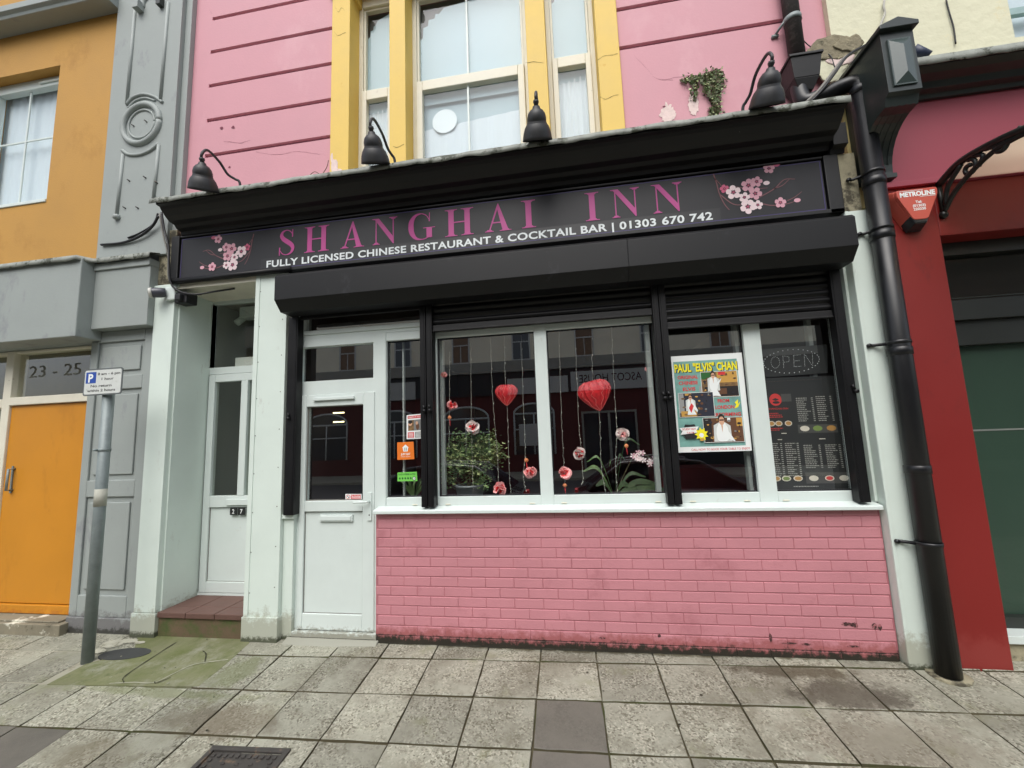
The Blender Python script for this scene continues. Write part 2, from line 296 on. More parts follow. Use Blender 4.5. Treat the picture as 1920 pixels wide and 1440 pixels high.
# ================================================================ GROUND
def slab_material():
    m = bpy.data.materials.new('slab'); m.use_nodes = True; MATS['slab'] = m; t = m.node_tree; N = t.nodes; L = t.links; p = N['Principled BSDF']
    pos = N.new('ShaderNodeNewGeometry').outputs['Position']; at = N.new('ShaderNodeAttribute'); at.attribute_name = 'tint'
    sp = N.new('ShaderNodeSeparateColor'); L.new(at.outputs[0], sp.inputs[0])
    def noise_(s, d=6, r=.7):
        n = N.new('ShaderNodeTexNoise'); n.inputs['Scale'].default_value = s; n.inputs['Detail'].default_value = d; n.inputs['Roughness'].default_value = r; L.new(pos, n.inputs['Vector']); return n.outputs[0]
    def mapr(v, a, b, c=0., d=1.):
        r = N.new('ShaderNodeMapRange'); r.inputs[1].default_value = a; r.inputs[2].default_value = b; r.inputs[3].default_value = c; r.inputs[4].default_value = d; L.new(v, r.inputs[0]); return r.outputs[0]
    def mixc(fac, a, b):
        x = N.new('ShaderNodeMix'); x.data_type = 'RGBA'; L.new(fac, x.inputs[0])
        for i, v in ((6, a), (7, b)):
            if isinstance(v, tuple): x.inputs[i].default_value = (*v[:3], 1)
            else: L.new(v, x.inputs[i])
        return x.outputs[2]
    def mul(a, b):
        x = N.new('ShaderNodeMath'); x.operation = 'MULTIPLY'; L.new(a, x.inputs[0])
        if isinstance(b, float): x.inputs[1].default_value = b
        else: L.new(b, x.inputs[1])
        return x.outputs[0]
    c = mixc(mapr(noise_(2.2), .35, .65), S(156, 156, 141), S(132, 131, 117))
    vor = N.new('ShaderNodeTexVoronoi'); vor.inputs['Scale'].default_value = 95; L.new(pos, vor.inputs['Vector'])
    rv = N.new('ShaderNodeSeparateColor'); L.new(vor.outputs['Color'], rv.inputs[0])
    agg = mapr(noise_(5, 4), .38, .56)                      # worn areas show the aggregate
    dk = mul(mul(mapr(rv.outputs[0], .58, .75), agg), .75); li = mul(mul(mapr(rv.outputs[1], .66, .85), agg), .6)
    c = mixc(dk, c, S(88, 84, 70)); c = mixc(li, c, S(186, 184, 168))
    c = mixc(mul(mapr(noise_(1.1, 8, .8), .5, .70), .6), c, S(104, 98, 82))           # grime
    c = mixc(mul(mapr(noise_(3.3, 8, .8), .56, .66), .5), c, S(124, 126, 96))
    # spills with a shape of their own
    for (x, y, rx, ry, col, amt) in STAINS:
        mp = N.new('ShaderNodeMapping'); mp.vector_type = 'POINT'; mp.inputs['Scale'].default_value = (1 / rx, 1 / ry, 0); mp.inputs['Location'].default_value = (-x / rx, -y / ry, 0); L.new(pos, mp.inputs[0])
        ln = N.new('ShaderNodeVectorMath'); ln.operation = 'LENGTH'; L.new(mp.outputs[0], ln.inputs[0])
        ad = N.new('ShaderNodeMath'); ad.operation = 'MULTIPLY_ADD'; L.new(noise_(7 + R_.random() * 3, 6), ad.inputs[0]); ad.inputs[1].default_value = 2.2; L.new(ln.outputs[1], ad.inputs[2])
        c = mixc(mul(mapr(ad.outputs[0], 2.2, 1.75), amt), c, col)
    sm = mixc(mapr(noise_(2.5), .35, .65), S(108, 104, 96), S(94, 91, 84)); c = mixc(sp.outputs[1], c, sm)    # smooth replacement slabs
    br = N.new('ShaderNodeVectorMath'); br.operation = 'SCALE'; L.new(c, br.inputs[0]); L.new(mapr(sp.outputs[0], 0, 1, .80, 1.12), br.inputs['Scale'])
    L.new(br.outputs[0], p.inputs['Base Color']); L.new(mapr(noise_(2.2), .3, .7, .6, .9), p.inputs['Roughness']); p.inputs['Specular IOR Level'].default_value = .4
    b = N.new('ShaderNodeBump'); b.inputs['Strength'].default_value = .55; b.inputs['Distance'].default_value = .004; L.new(noise_(130, 4), b.inputs['Height'])
    L.new(b.outputs[0], p.inputs['Normal'])
def groundpt(px, py):
    d = (px - 960) * CR - (py - 720) * CU + FPX * CF; a, b, c = -.0206, .0045, .069
    t = (a + b * CAM.x + c * CAM.y - CAM.z) / (d.z - b * d.x - c * d.y); q = CAM + d * t; return q
g1 = groundpt(1590, 1300); g2 = groundpt(420, 1350); g3 = groundpt(230, 1400); g4 = groundpt(1240, 1200); g5 = groundpt(1680, 1400)
g6 = groundpt(440, 1262); g7 = groundpt(300, 1298); g8 = groundpt(130, 1275)
STAINS = [(g6.x, g6.y, .16, .22, S(112, 118, 82), .6), (g7.x, g7.y, .7, .05, S(108, 114, 78), .55), (g8.x, g8.y, .25, .12, S(120, 124, 92), .5), (g1.x, g1.y, .34, .15, S(72, 66, 56), .8), (g1.x - .2, g1.y + .19, .42, .07, S(74, 66, 50), .8), (g2.x, g2.y, .42, .15, S(96, 86, 70), .6), (g3.x - .1, g3.y - .1, .3, .14, S(102, 94, 76), .45),
          (1.7, .02, 2.3, .055, S(70, 64, 44), .9), (g5.x, g5.y, .5, .22, S(108, 98, 84), .45), (.9, -1.25, .35, .2, S(106, 98, 82), .4)]
slab_material()
# one sheet to the horizon: pavement bed, kerb drop, road, far pavement
gb = MB(); gy = [0.6, -.3, -1, -2, -3, -3.9]
for i in range(len(gy) - 1):
    gb.add([(-60, gy[i], gz(-60, gy[i]) - .014), (60, gy[i], gz(60, gy[i]) - .014), (60, gy[i + 1], gz(60, gy[i + 1]) - .014), (-60, gy[i + 1], gz(-60, gy[i + 1]) - .014)], [(0, 1, 2, 3)])
M('joint', S(78, 72, 52), .95, .2, 6, .4, 60, .003, dirt=[(S(66, 72, 34), 3, .52, .12), (S(60, 52, 38), 8, .6, .08)])
struct('pavement_bed', gb, 'joint')
rd = MB(); rd.sheet([(-60, -4.0, -.42), (60, -4.0, -.42), (60, -14.6, -.42), (-60, -14.6, -.42)]); rd.sheet([(-120, -18.0, -.5), (120, -18.0, -.5), (120, -160, -.5), (-120, -160, -.5)]); rd.sheet([(-120, 160, -.5), (120, 160, -.5), (120, 6, -.5), (-120, 6, -.5)])
struct('road', rd, 'asphalt')
kb = MB(); x = -30
while x < 30: kb.box(x + .004, x + .9, -4.05, -3.905, -.5, gz(x, -3.89) + .003); x += .905
struct('kerb', kb, 'kerb', bevel=.012)
fp = MB(); fp.box(-60, 60, -18.4, -14.6, -.6, -.32); struct('far_pavement', fp, 'concrete')
# slabs (rotated grid measured from the joints)
SX0, SY0, SSX, SSY, SAN = 1.3141, .234, .4046, .3856, .0309
ca, sa = math.cos(SAN), math.sin(SAN)
def SP(u, v): return (SX0 + u * ca - v * sa, SY0 + u * sa + v * ca)
sb = MB(); tints = []
MOSS = [groundpt(*p) for p in ((86, 1283), (372, 1288), (470, 1203), (300, 1197), (250, 1222), (160, 1246))]
def in_moss(x, y):
    c = False; P = MOSS
    for i in range(len(P)):
        a, b = P[i], P[i - 1]
        if (a.y > y) != (b.y > y) and x < (b.x - a.x) * (y - a.y) / (b.y - a.y) + a.x: c = not c
    return c
special = {(0, 2): .9, (0, 3): .95, (-8, 3): 1.0, (-9, 3): .9, (5, 7): .8, (-3, 6): .8}
for i in range(-24, 26):
    for j in range(0, 11):
        g = .005; gv = .008; u0, u1, v0, v1 = i * SSX + g, (i + 1) * SSX - g, -(j + 1) * SSY + gv, -j * SSY - gv
        if j == 0: v1 = -SSY * .2
        cx_, cy_ = SP((u0 + u1) / 2, (v0 + v1) / 2)
        if in_moss(cx_, cy_) and cy_ > -.64: continue
        if cy_ < -3.86: continue
        h = R_.uniform(-.002, .003); tx, ty = R_.uniform(-.006, .006), R_.uniform(-.006, .006); r = R_.random(); sv = special.get((i, j), 0)
        rg = random.Random(i * 31 + j); cs = []
        n = 5
        for e in range(4):                                      # slightly chipped outline
            A = [(u0, v0), (u1, v0), (u1, v1), (u0, v1)][e]; B = [(u1, v0), (u1, v1), (u0, v1), (u0, v0)][e]
            for k in range(n):
                t = k / n; e_ = .0035 if k else .006; cs.append((A[0] + (B[0] - A[0]) * t + rg.uniform(-e_, e_) * .7, A[1] + (B[1] - A[1]) * t + rg.uniform(-e_, e_) * .7))
        mu, mv = (u0 + u1) / 2, (v0 + v1) / 2
        def P3(u, v, dz, s=1.0):
            u = mu + (u - mu) * s; v = mv + (v - mv) * s; X, Y = SP(u, v); return (X, Y, gz(X, max(Y, -3.89)) + h + (u - mu) * tx + (v - mv) * ty + dz)
        o = len(sb.v); m_ = len(cs)
        sb.v += [P3(u, v, -.03) for u, v in cs] + [P3(u, v, -.003) for u, v in cs] + [P3(u, v, 0, .982) for u, v in cs]
        fs = [(o + k, o + (k + 1) % m_, o + m_ + (k + 1) % m_, o + m_ + k) for k in range(m_)] + [(o + m_ + k, o + m_ + (k + 1) % m_, o + 2 * m_ + (k + 1) % m_, o + 2 * m_ + k) for k in range(m_)] + [tuple(range(o + 2 * m_, o + 3 * m_))]
        sb.f += fs; sb.m += ['joint'] * m_ + [None] * (len(fs) - m_); sb.sm += [False] * len(fs); tints += [(r, sv)] * len(fs)
o = struct('pavement_slabs', sb, 'slab')
at = o.data.color_attributes.new('tint', 'FLOAT_COLOR', 'CORNER')
for p in o.data.polygons:
    for li in p.loop_indices: at.data[li].color = (tints[p.index][0], tints[p.index][1], 0, 1)
# mossy concrete apron in front of the side door
ap = MB(); K = [groundpt(*p) for p in ((88, 1284), (230, 1286), (372, 1288), (425, 1245), (468, 1206), (460, 1196), (300, 1190), (258, 1196), (250, 1222), (160, 1246))]
ap.add([(q.x, q.y, gz(q.x, q.y) + .003) for q in K] + [(q.x, q.y, gz(q.x, q.y) - .03) for q in K], [tuple(range(len(K)))] + [(i, (i + 1) % len(K), len(K) + (i + 1) % len(K), len(K) + i) for i in range(len(K))])
struct('concrete_apron', ap, 'moss')
cs_ = MB(); cs_.add([(x, y, gz(x, y) - .0045) for x, y in ((-3.9, .02), (-1.9, .02), (-1.9, -.66), (-3.9, -.66))], [(0, 1, 2, 3)]); struct('concrete_strip', cs_, 'concrete')
mp_ = MB()
for (px_, py_, rx_, ry_) in ((212, 1208, .10, .06), (180, 1222, .09, .035), (240, 1203, .10, .03), (262, 1206, .05, .02)):
    q = groundpt(px_, py_); n = 22; R0 = [(q.x + rx_ * math.cos(t) * (1 + .6 * noise.noise(Vector((t * 2.5, px_, 0)))), q.y + ry_ * math.sin(t) * (1 + .6 * noise.noise(Vector((t * 2.5, px_, 6))))) for t in [k * 2 * math.pi / n for k in range(n)]]
    mp_.add([(x, y, gz(x, y) + .005 + .0006 * len(mp_.f)) for x, y in R0], [tuple(range(n))])
M('pale_mortar', S(170, 168, 152), .9, .2, 16, .6, 40, .006, dirt=[(S(110, 108, 88), 9, .52, .1)]); struct('mortar_patch', mp_, 'pale_mortar')
cr = MB()
def crack(pts, w0, mat, up=.0065):
    P = cat_path([(*groundpt(*p).xy, 0) for p in pts], 5); L_, Rr = [], []
    for i, p in enumerate(P):
        d = (P[min(i + 1, len(P) - 1)] - P[max(i - 1, 0)]); n = Vector((-d.y, d.x, 0)).normalized() * w0 * (.5 + abs(noise.noise(p * 23)) * 2)
        for s_, lst in ((1, L_), (-1, Rr)): q = p + n * s_; lst.append((q.x, q.y, gz(q.x, q.y) + up))
    cr.add(L_ + Rr, [(i, i + 1, len(L_) + i + 1, len(L_) + i) for i in range(len(L_) - 1)], mat)
M('mortar_light', S(150, 150, 130), .9, .15, 9, .3); M('crack_dark', S(44, 42, 26), .95, .1)
crack([(205, 1283), (250, 1281), (290, 1281), (330, 1262), (365, 1247), (428, 1238)], .0055, 'mortar_light')
crack([(232, 1282), (236, 1268), (300, 1225), (330, 1206)], .004, 'crack_dark', .008)
crack([(290, 1280), (293, 1283), (320, 1272)], .004, 'crack_dark', .008)
crack([(384, 1243), (386, 1228), (380, 1222)], .004, 'crack_dark', .008)
struct('apron_cracks', cr, 'mortar_light')
# utility cover, iron manhole
q = groundpt(234, 1227); uc = MB(); a = groundpt(192, 1240) - q; b = Vector((.11, .035, 0))
el = [(q.x + .20 * math.cos(t) * 1.0 + .05 * math.sin(t), q.y + .085 * math.sin(t)) for t in [k * math.pi / 12 for k in range(24)]]
uc.add([(x, y, gz(x, y) + .006) for x, y in el] + [(x, y, gz(x, y) - .02) for x, y in el], [tuple(range(24))] + [(i, (i + 1) % 24, 24 + (i + 1) % 24, 24 + i) for i in range(24)])
M('tar', S(52, 54, 54), .6, .2, 20, .2, dirt=[(S(150, 150, 138), 14, .68, .04)]); setp(part('pavement_patch', uc, 'tar'), kind='structure')
A = groundpt(400, 1401); B = groundpt(546, 1407)
mh = thing('manhole_cover', 'rusty square iron manhole cover set in the paving slabs', 'manhole cover', (A.x, A.y, gz(A.x, A.y)))
ux = (B - A); ux.z = 0; Wd = ux.length; ux.normalize(); uy = Vector((ux.y, -ux.x, 0))
def MP(u, v, dz): q = A + ux * u + uy * v; return (q.x, q.y, gz(q.x, q.y) + dz)
def mbox(mb, u0, u1, v0, v1, z0, z1, mat=None):
    mb.hull8([MP(u0, v0, z0), MP(u1, v0, z0), MP(u1, v1, z0), MP(u0, v1, z0)], [MP(u0, v0, z1), MP(u1, v0, z1), MP(u1, v1, z1), MP(u0, v1, z1)], mat)
D_ = Wd * 1.0; m1 = MB()
for a_ in ((0, Wd, 0, .03), (0, Wd, D_ - .03, D_), (0, .03, .03, D_ - .03), (Wd - .03, Wd, .03, D_ - .03)): mbox(m1, *a_, -.02, .012)
part('frame', m1, 'iron', mh, bevel=.002)
m2 = MB(); mbox(m2, .034, Wd - .034, .034, D_ - .034, -.02, .003)
n_ = 11
for k in range(n_):
    t = .055 + (Wd - .11) * k / (n_ - 1)
    for v in (.05, D_ - .07): mbox(m2, t - .009, t + .009, v, v + .02, .003, .010)
    if 0 < k < n_ - 1:
        for u in (.05, Wd - .07): mbox(m2, u, u + .02, t - .009, t + .009, .003, .010)
for a in range(7):
    for b in range(7):
        if (a + b) % 2: mbox(m2, .10 + a * .04, .10 + a * .04 + .022, .10 + b * .038, .10 + b * .038 + .012, .003, .008)
part('cover', m2, 'iron', mh, bevel=.002)
# leaves / litter specks
lt = MB()
for k in range(60):
    x, y = R_.uniform(-2.6, 4.5), R_.uniform(-1.6, -.02); s_ = R_.uniform(.003, .011); z = gz(x, y) + .008; a_ = R_.random() * 3
    lt.add([(x + s_ * math.cos(a_ + t), y + s_ * .7 * math.sin(a_ + t), z + R_.random() * .002) for t in (0, 1.3, 2.6, 4.1, 5.2)], [(0, 1, 2, 3, 4)], R_.choice(['concrete', 'flat_bit', 'flat_bit', 'crack_dark', 'crack_dark']) if False else R_.choice(['mortar_light', 'crack_dark', 'crack_dark']))
setp(part('gum_and_grit', lt, 'mortar_light'), 'small pale and dark specks of grit trodden on the paving', 'grit', kind='stuff')

# ================================================================ PINK RESTAURANT BUILDING
pb = thing('restaurant_building', 'pink rendered building with yellow bay pilasters, black shop cornice and white doors', 'building', (.8, 0, 0))
XL, XR, GXL, GXR = -2.10, 3.86, -1.90, 3.70           # wall edges, groove ends
YU = .05
WX = dict(P1=(-.50, -.31), P2=(.102, .262), P3=(1.418, 1.593), P4=(2.037, 2.226))
ZT = 8.4; WT = 6.12                                       # parapet, window head
wl = MB()
wl.box(XL, GXL, YU, .5, 3.2, ZT); wl.box(GXR, XR, YU, .5, 3.2, ZT)
wl.box(GXL, -.505, YU + .02, .5, 3.2, ZT, 'pink_groove'); wl.box(2.231, GXR, YU + .02, .5, 3.2, ZT, 'pink_groove')
wl.box(-.505, 2.231, YU + .02, .5, WT + .12, ZT, 'pink_groove')
zs = [3.2] + [4.52 + .393 * k for k in range(10)]; g = .011
for side, (a, b) in enumerate(((GXL, -.505), (2.231, GXR))):
    zz = zs if side == 0 else [3.2] + [4.93 + .382 * k for k in range(10)]
    for k in range(len(zz) - 1):
        z0 = zz[k] + (g if k else 0); z1 = zz[k + 1] - g
        c_ = .009
        wl.hull8([(a, YU + .02, z0), (a, YU, z0 + c_), (a, YU, z1 - c_), (a, YU + .02, z1)], [(b, YU + .02, z0), (b, YU, z0 + c_), (b, YU, z1 - c_), (b, YU + .02, z1)])
wl.box(-.505, 2.231, YU, YU + .02, WT + .12, ZT)
part('wall', wl, 'pink_wall', pb)
dt = MB(); M('pink_chip', S(120, 60, 76), .8, .1)
for (px, py, s_) in ((415, 240, .03), (437, 238, .03), (430, 313, .02), (1245, 200, .02)):
    q = W(px, py, YU - .004)
    dt = MB(); dt.add([(q.x + s_ * .6 * math.cos(t) * (1 + .4 * math.sin(3 * t + px)), q.y, q.z + s_ * .5 * math.sin(t)) for t in [k * .7 for k in range(9)]], [tuple(range(9))]); part('plaster_chip', dt, 'pink_chip', pb)

ch = MB()
for (px, py, rx, ry) in ((1252, 213, .06, .085), (1300, 196, .04, .10), (1275, 236, .10, .03)):
    q = W(px, py, YU - .003); n = 40; ch = MB()
    ch.add([(q.x + rx * math.cos(t) * (1 + .55 * noise.noise(Vector((t * 3.3, px, 0))) + .3 * noise.noise(Vector((t * 9, px, 0)))), q.y, q.z + ry * math.sin(t) * (1 + .55 * noise.noise(Vector((t * 3.3, px, 5))) + .3 * noise.noise(Vector((t * 9, px, 5))))) for t in [k * 2 * math.pi / n for k in range(n)]], [tuple(range(n))]); part('bare_patch', ch, 'bare_plaster', pb)
# yellow pilasters
for k, (nm, (a, b)) in enumerate(WX.items()):
    m_ = MB(); m_.box(a, b, .02, .30, 3.4, WT - .10); m_.profX([(.02, WT - .10), (-.03, WT - .02), (-.03, WT + .03), (.30, WT + .03), (.30, WT - .10)], a - .03, b + .03)
    part('pilaster', m_, 'yellow_paint', pb, bevel=.004)
m_ = MB(); m_.box(-.505, 2.231, .035, .30, WT + .03, WT + .12); part('window_head', m_, 'yellow_paint', pb, bevel=.004)
def hair(pts, Y_, mat='crack_dark', w_=.0016, seed=1):
    P = cat_path([W(*p, Y_) for p in pts], 6); n = len(P); L_, Rr = [], []
    for i, p in enumerate(P):
        j = Vector((noise.noise(p * 19), 0, noise.noise(p * 23 + Vector((5, 0, 0))))) * .008; p = p + j; ww = w_ * (.5 + abs(noise.noise(p * 31)) * 1.6); L_.append((p.x, Y_, p.z + ww)); Rr.append((p.x + ww * .5, Y_, p.z - ww))
    m2 = MB(); m2.add(L_ + Rr, [(i, i + 1, n + i + 1, n + i) for i in range(n - 1)]); part('crack', m2, mat, pb)
for pts in (((1121, 112), (1130, 106), (1142, 104), (1158, 100)), ((1124, 182), (1136, 186), (1148, 180), (1160, 178)), ((985, 118), (1000, 116), (1018, 118)), ((737, 274), (745, 276), (757, 270)), ((628, 12), (634, 22), (640, 14), (646, 20)), ((626, 60), (636, 66), (648, 60))): hair(pts, .0185, 'crack_dark')
for pts in (((1190, 105), (1212, 128), (1232, 148), (1262, 150)), ((1240, 150), (1290, 142), (1340, 140)), ((420, 265), (450, 268), (470, 262)), ((392, 18), (398, 26), (396, 20)), ((480, 285), (520, 290), (560, 284), (600, 290))): hair(pts, YU - .0015, 'pink_chip', .0012)
for (px_, py_, rx_, rz_) in ((627, 312, .035, .075), (622, 296, .012, .05), (636, 322, .03, .03)):
    q = W(px_, py_, .0180); n = 30; m2 = MB(); m2.add([(q.x + rx_ * math.cos(t) * (1 + .5 * noise.noise(Vector((t * 4, px_, 0)))), q.y, q.z + rz_ * math.sin(t) * (1 + .5 * noise.noise(Vector((t * 4, px_, 6))))) for t in [k * 2 * math.pi / n for k in range(n)]], [tuple(range(n))]); part('bare_patch', m2, 'bare_plaster', pb)
# upper sash windows
def sash(x0, x1, bar, big):
    zt, zm0, zm1 = 6.03, 4.97, 5.07
    f = MB(); f.frame(x0, x1, 3.3, WT + .03, .042, .20, .28); f.box(x0 + .042, x1 - .042, .19, .27, zt, WT + .03 - .0421)
    w_ = part('window', f, 'upvc_old', pb, bevel=.003)
    a, b = x0 + .044, x1 - .044
    lo = MB(); t = .062 if big else .05
    lo.box(a, a + t, .175, .235, 3.42, zm1); lo.box(b - t, b, .175, .235, 3.42, zm1); lo.box(a + t, b - t, .175, .235, zm1 - .105, zm1); lo.box(a + t, b - t, .175, .235, 3.42, 3.50)
    part('sash', lo, 'upvc_old', w_, bevel=.006)
    up = MB(); up.frame(a, b, zm1 + .0005, zt, .022, .215, .26, tb=.010); part('sash', up, 'upvc_old', w_, bevel=.003)
    gl = MB(); gl.sheet([(a + t, .21, 3.5), (b - t, .21, 3.5), (b - t, .21, zm1 - .105), (a + t, .21, zm1 - .105)]); part('pane', gl, 'sky_glass', w_)
    gl = MB(); gl.sheet([(a + .022, .235, zm1), (b - .022, .235, zm1), (b - .022, .235, zt), (a + .022, .235, zt)]); part('pane', gl, 'sky_glass', w_)
    if bar:
        gb_ = MB(); xm = (a + b) / 2 - .02; gb_.box(xm - .009, xm + .009, .2, .214, 3.5, zm1 - .106); gb_.box(xm - .009, xm + .009, .225, .24, zm1 + .001, zt); part('glazing_bar', gb_, 'upvc', w_)
    bl = MB(); h_ = zt - zm1                                   # frosted sheet with reflected sky in its colour; stepped gap at top left
    s1, s2 = (b - a) * (.17 if big else .26), h_ * .30
    bl.add([(a, .26, zm1 - .2), (b, .26, zm1 - .2), (b, .26, zt - .02), (a + s1 * 1.5, .26, zt - .10), (a + s1 * 1.2, .26, zt - .16), (a + s1, .26, zt - .15), (a + s1 * .95, .26, zt - s2 * .7), (a + s1 * .6, .26, zt - s2 * .72), (a + s1 * .55, .26, zt - s2 * .95), (a + s1 * .28, .26, zt - s2), (a + s1 * .25, .26, zt - s2 * 1.4), (a, .26, zt - s2 * 1.5)], [tuple(range(12))])
    part('sky_toned_film', bl, 'sky_tone', w_)
    cu = MB(); n = 30; ztop = 4.86 if not big else 4.60
    for i in range(n):
        xa, xb = a + (b - a) * i / n, a + (b - a) * (i + 1) / n
        cu.add([(xa, .262 + .004 * math.sin(i * 1.4), 3.4), (xb, .262 + .004 * math.sin(i * 1.4 + 1.4), 3.4), (xb, .262 + .004 * math.sin(i * 1.4 + 1.4), ztop + .08 * (i + 1) / n), (xa, .262 + .004 * math.sin(i * 1.4), ztop + .08 * i / n)], [(0, 1, 2, 3)])
    part('curtain', cu, 'curtain', w_)
    if big:
        dc = MB(); q = W(834, 228, .255); n = 28; dc.add([(q.x + .125 * math.cos(k * 2 * math.pi / n), .2485, q.z + .125 * math.sin(k * 2 * math.pi / n)) for k in range(n)], [tuple(range(n))]); part('round_sticker', dc, 'disc_white', w_)
    bk = MB(); bk.sheet([(a, .285, zm1 - .12), (b, .285, zm1 - .12), (b, .285, zt), (a, .285, zt)]); bk.sheet([(a, .285, 3.4), (b, .285, 3.4), (b, .285, zm1 - .12), (a, .285, zm1 - .12)], 'sky_tone'); part('room_shade_sheet', bk, 'frame_dark', w_)  # dark sheet painted as the unlit room behind the stepped gap
M('sky_tone', S(148, 172, 178), .6, .05, 3, 0); M('disc_white', S(200, 212, 213), .6, .02, 3, 0)  # reflected sky of the upper panes is put into the sheet colour
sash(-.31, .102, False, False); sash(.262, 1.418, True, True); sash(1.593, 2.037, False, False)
# --- black cornice with lead flashing
co = MB(); cx0, cx1 = -2.03, 3.69
z0 = 3.64
prof = [(.05, z0 - .02), (-.075, z0 - .02), (-.085, z0 + .01), (-.13, z0 + .02), (-.15, z0 + .045), (-.205, z0 + .055), (-.245, z0 + .085), (-.285, z0 + .125), (-.30, z0 + .145), (-.335, z0 + .15), (-.335, z0 + .185), (.05, z0 + .27)]
co.profX(prof, cx0 + .05, cx1, dz=.035)
co.profX([(.05, z0 - .02), (-.075, z0 - .02), (-.085, z0 + .01), (-.13, z0 + .02), (-.13, z0 + .19), (.05, z0 + .24)], cx1 + .0005, 3.79, dz=.0); part('cornice', co, 'black_paint', pb, bevel=.003)
ld = MB(); n = 150; top, bot, sk = [], [], []
for i in range(n + 1):
    x = cx0 + (cx1 + .012 - cx0) * i / n; rz = .035 * i / n
    w1 = noise.noise(Vector((x * 3.1, 2, 0))) * .010 + noise.noise(Vector((x * 9, 7, 0))) * .004; dp = .046 + noise.noise(Vector((x * 5, 0, 3))) * .018 + noise.noise(Vector((x * 17, 0, 8))) * .006
    yy = -.348 + noise.noise(Vector((x * 4.3, 11, 1))) * .008
    top.append((x, .049, z0 + .315 + rz)); bot.append((x, yy, z0 + .200 + rz + w1)); sk.append((x, yy - .003, z0 + .200 + rz + w1 - dp))
ld.add(top + bot + sk, [(i, i + 1, n + 1 + i + 1, n + 1 + i) for i in range(n)] + [(n + 1 + i, n + 2 + i, 2 * n + 3 + i, 2 * n + 2 + i) for i in range(n)], None, True)
o = part('lead_flashing', ld, 'lead', pb); s_ = o.modifiers.new('s', 'SOLIDIFY'); s_.thickness = .004; s_.offset = 0
for (px_, py_, rx_) in ((722, 315, .05), (755, 309, .06), (608, 328, .07), (470, 350, .03)):
    q = W(px_, py_, -.30); m_ = MB(); m_.lathe([(0, .022), (rx_ * .6, .018), (rx_, .0), (rx_, -.03)], (q.x, -.28, q.z), 9, None, Matrix.Diagonal((1, .6, 1, 1))); part('mortar_lump', m_, 'old_mortar', pb)
# mortar lumps where the flashing meets wall
# --- fascia carcass (the sign board itself is a thing)
fa = MB(); fa.box(-2.085, 3.74, -.04, .05, 3.16, 3.62); fa.box(-2.085, -2.0, -.075, -.04, 3.19, 3.62); fa.box(3.64, 3.74, -.075, -.04, 3.155, 3.62); fa.box(-2.085, 3.74, -.075, -.04, 3.155, 3.1895)
fa.box(-2.0, 3.64, -.068, -.04, 3.60, 3.62)
part('fascia', fa, 'black_paint', pb, bevel=.006)
tb = MB(); tb.tube([(-2.06, -.07, 3.165), (-.80, -.07, 3.165)], .028, 12); part('fascia_bead', tb, 'black_gloss', pb)
# --- ground floor masonry and pillars
PL = -1.179; PR = -.862
pl = MB(); pl.box(PL, PR, -.04, .42, .165, 3.155); pl.box(PL - .008, PR + .008, -.055, .41, -.08, .165)
pl.box(PL - .001, PL + .042, -.0465, -.04, .166, 3.15)
sc_ = pl
for k in range(9):
    z = .35 + k * .33; sc_.box(PL + .045, PL + .053, -.0435, -.04, z, z + .008, 'iron'); sc_.box(PR - .04, PR - .032, -.0435, -.04, z + .05, z + .058, 'iron')
part('white_pillar', pl, 'white_panel', pb, bevel=.003)
lp = MB(); lp.box(-2.27, -2.045, -.04, .0, .17, 3.12); lp.box(-2.27, -2.03, .0, .42, -.08, 3.12); lp.box(-2.285, -2.035, -.05, 0, -.08, .165); lp.box(-2.06, -2.045, -.045, -.04, .17, 3.12)
part('white_pillar', lp, 'white_panel', pb, bevel=.004)
tp = MB(); tp.box(-2.30, -2.0, -.05, .42, 3.12, 3.1545); part('capital', tp, 'white_panel', pb, bevel=.004)
st = MB()
st.box(-2.28, -2.09, -.02, .05, 3.155, 3.72); part('stone_stub', st, 'old_stone', pb)
# lower white box beside the shop door
bx = MB(); bx.box(PR + .001, -.765, .0, .30, -.06, .955); bx.box(PR + .001, -.755, -.025, .30, .956, .99); part('boxing', bx, 'white_panel', pb, bevel=.003)
ss = MB(); ss.box(PR + .001, -.835, .005, .3, .991, 2.75); part('render_strip', ss, 'concrete', pb)
# recess ceiling, back
rc = MB(); rc.box(-2.029, PL, -.039, .42, 3.10, 3.154); part('soffit', rc, 'upvc_old', pb)
# right pilaster
rp = MB(); rp.box(3.735, 4.0, -.07, .1, -.06, 3.155); rp.box(3.715, 3.7345, .0, .1, 1.04, 3.155)
rp.box(3.735, 3.755, -.076, -.07, 0, 3.155)
part('white_pilaster', rp, 'white_panel', pb, bevel=.004)
sh = MB(); sh.box(3.745, 3.86, -.06, .1, 3.156, 3.62); part('stone_stub', sh, 'old_stone', pb)
# step
sp_ = MB(); zc = .175
for k in range(3):
    a = -2.03 + k * .285; sp_.box(a + .003, a + .282, -.04, .10, zc - .045, zc); sp_.box(a + .003, a + .282, .105, .38, zc - .045, zc)
o = part('door_step', sp_, 'step_tile', pb, bevel=.005)
sf = MB(); sf.box(-2.03, PL, -.02, .38, -.1, zc - .045); part('step_riser', sf, 'step_face', pb)
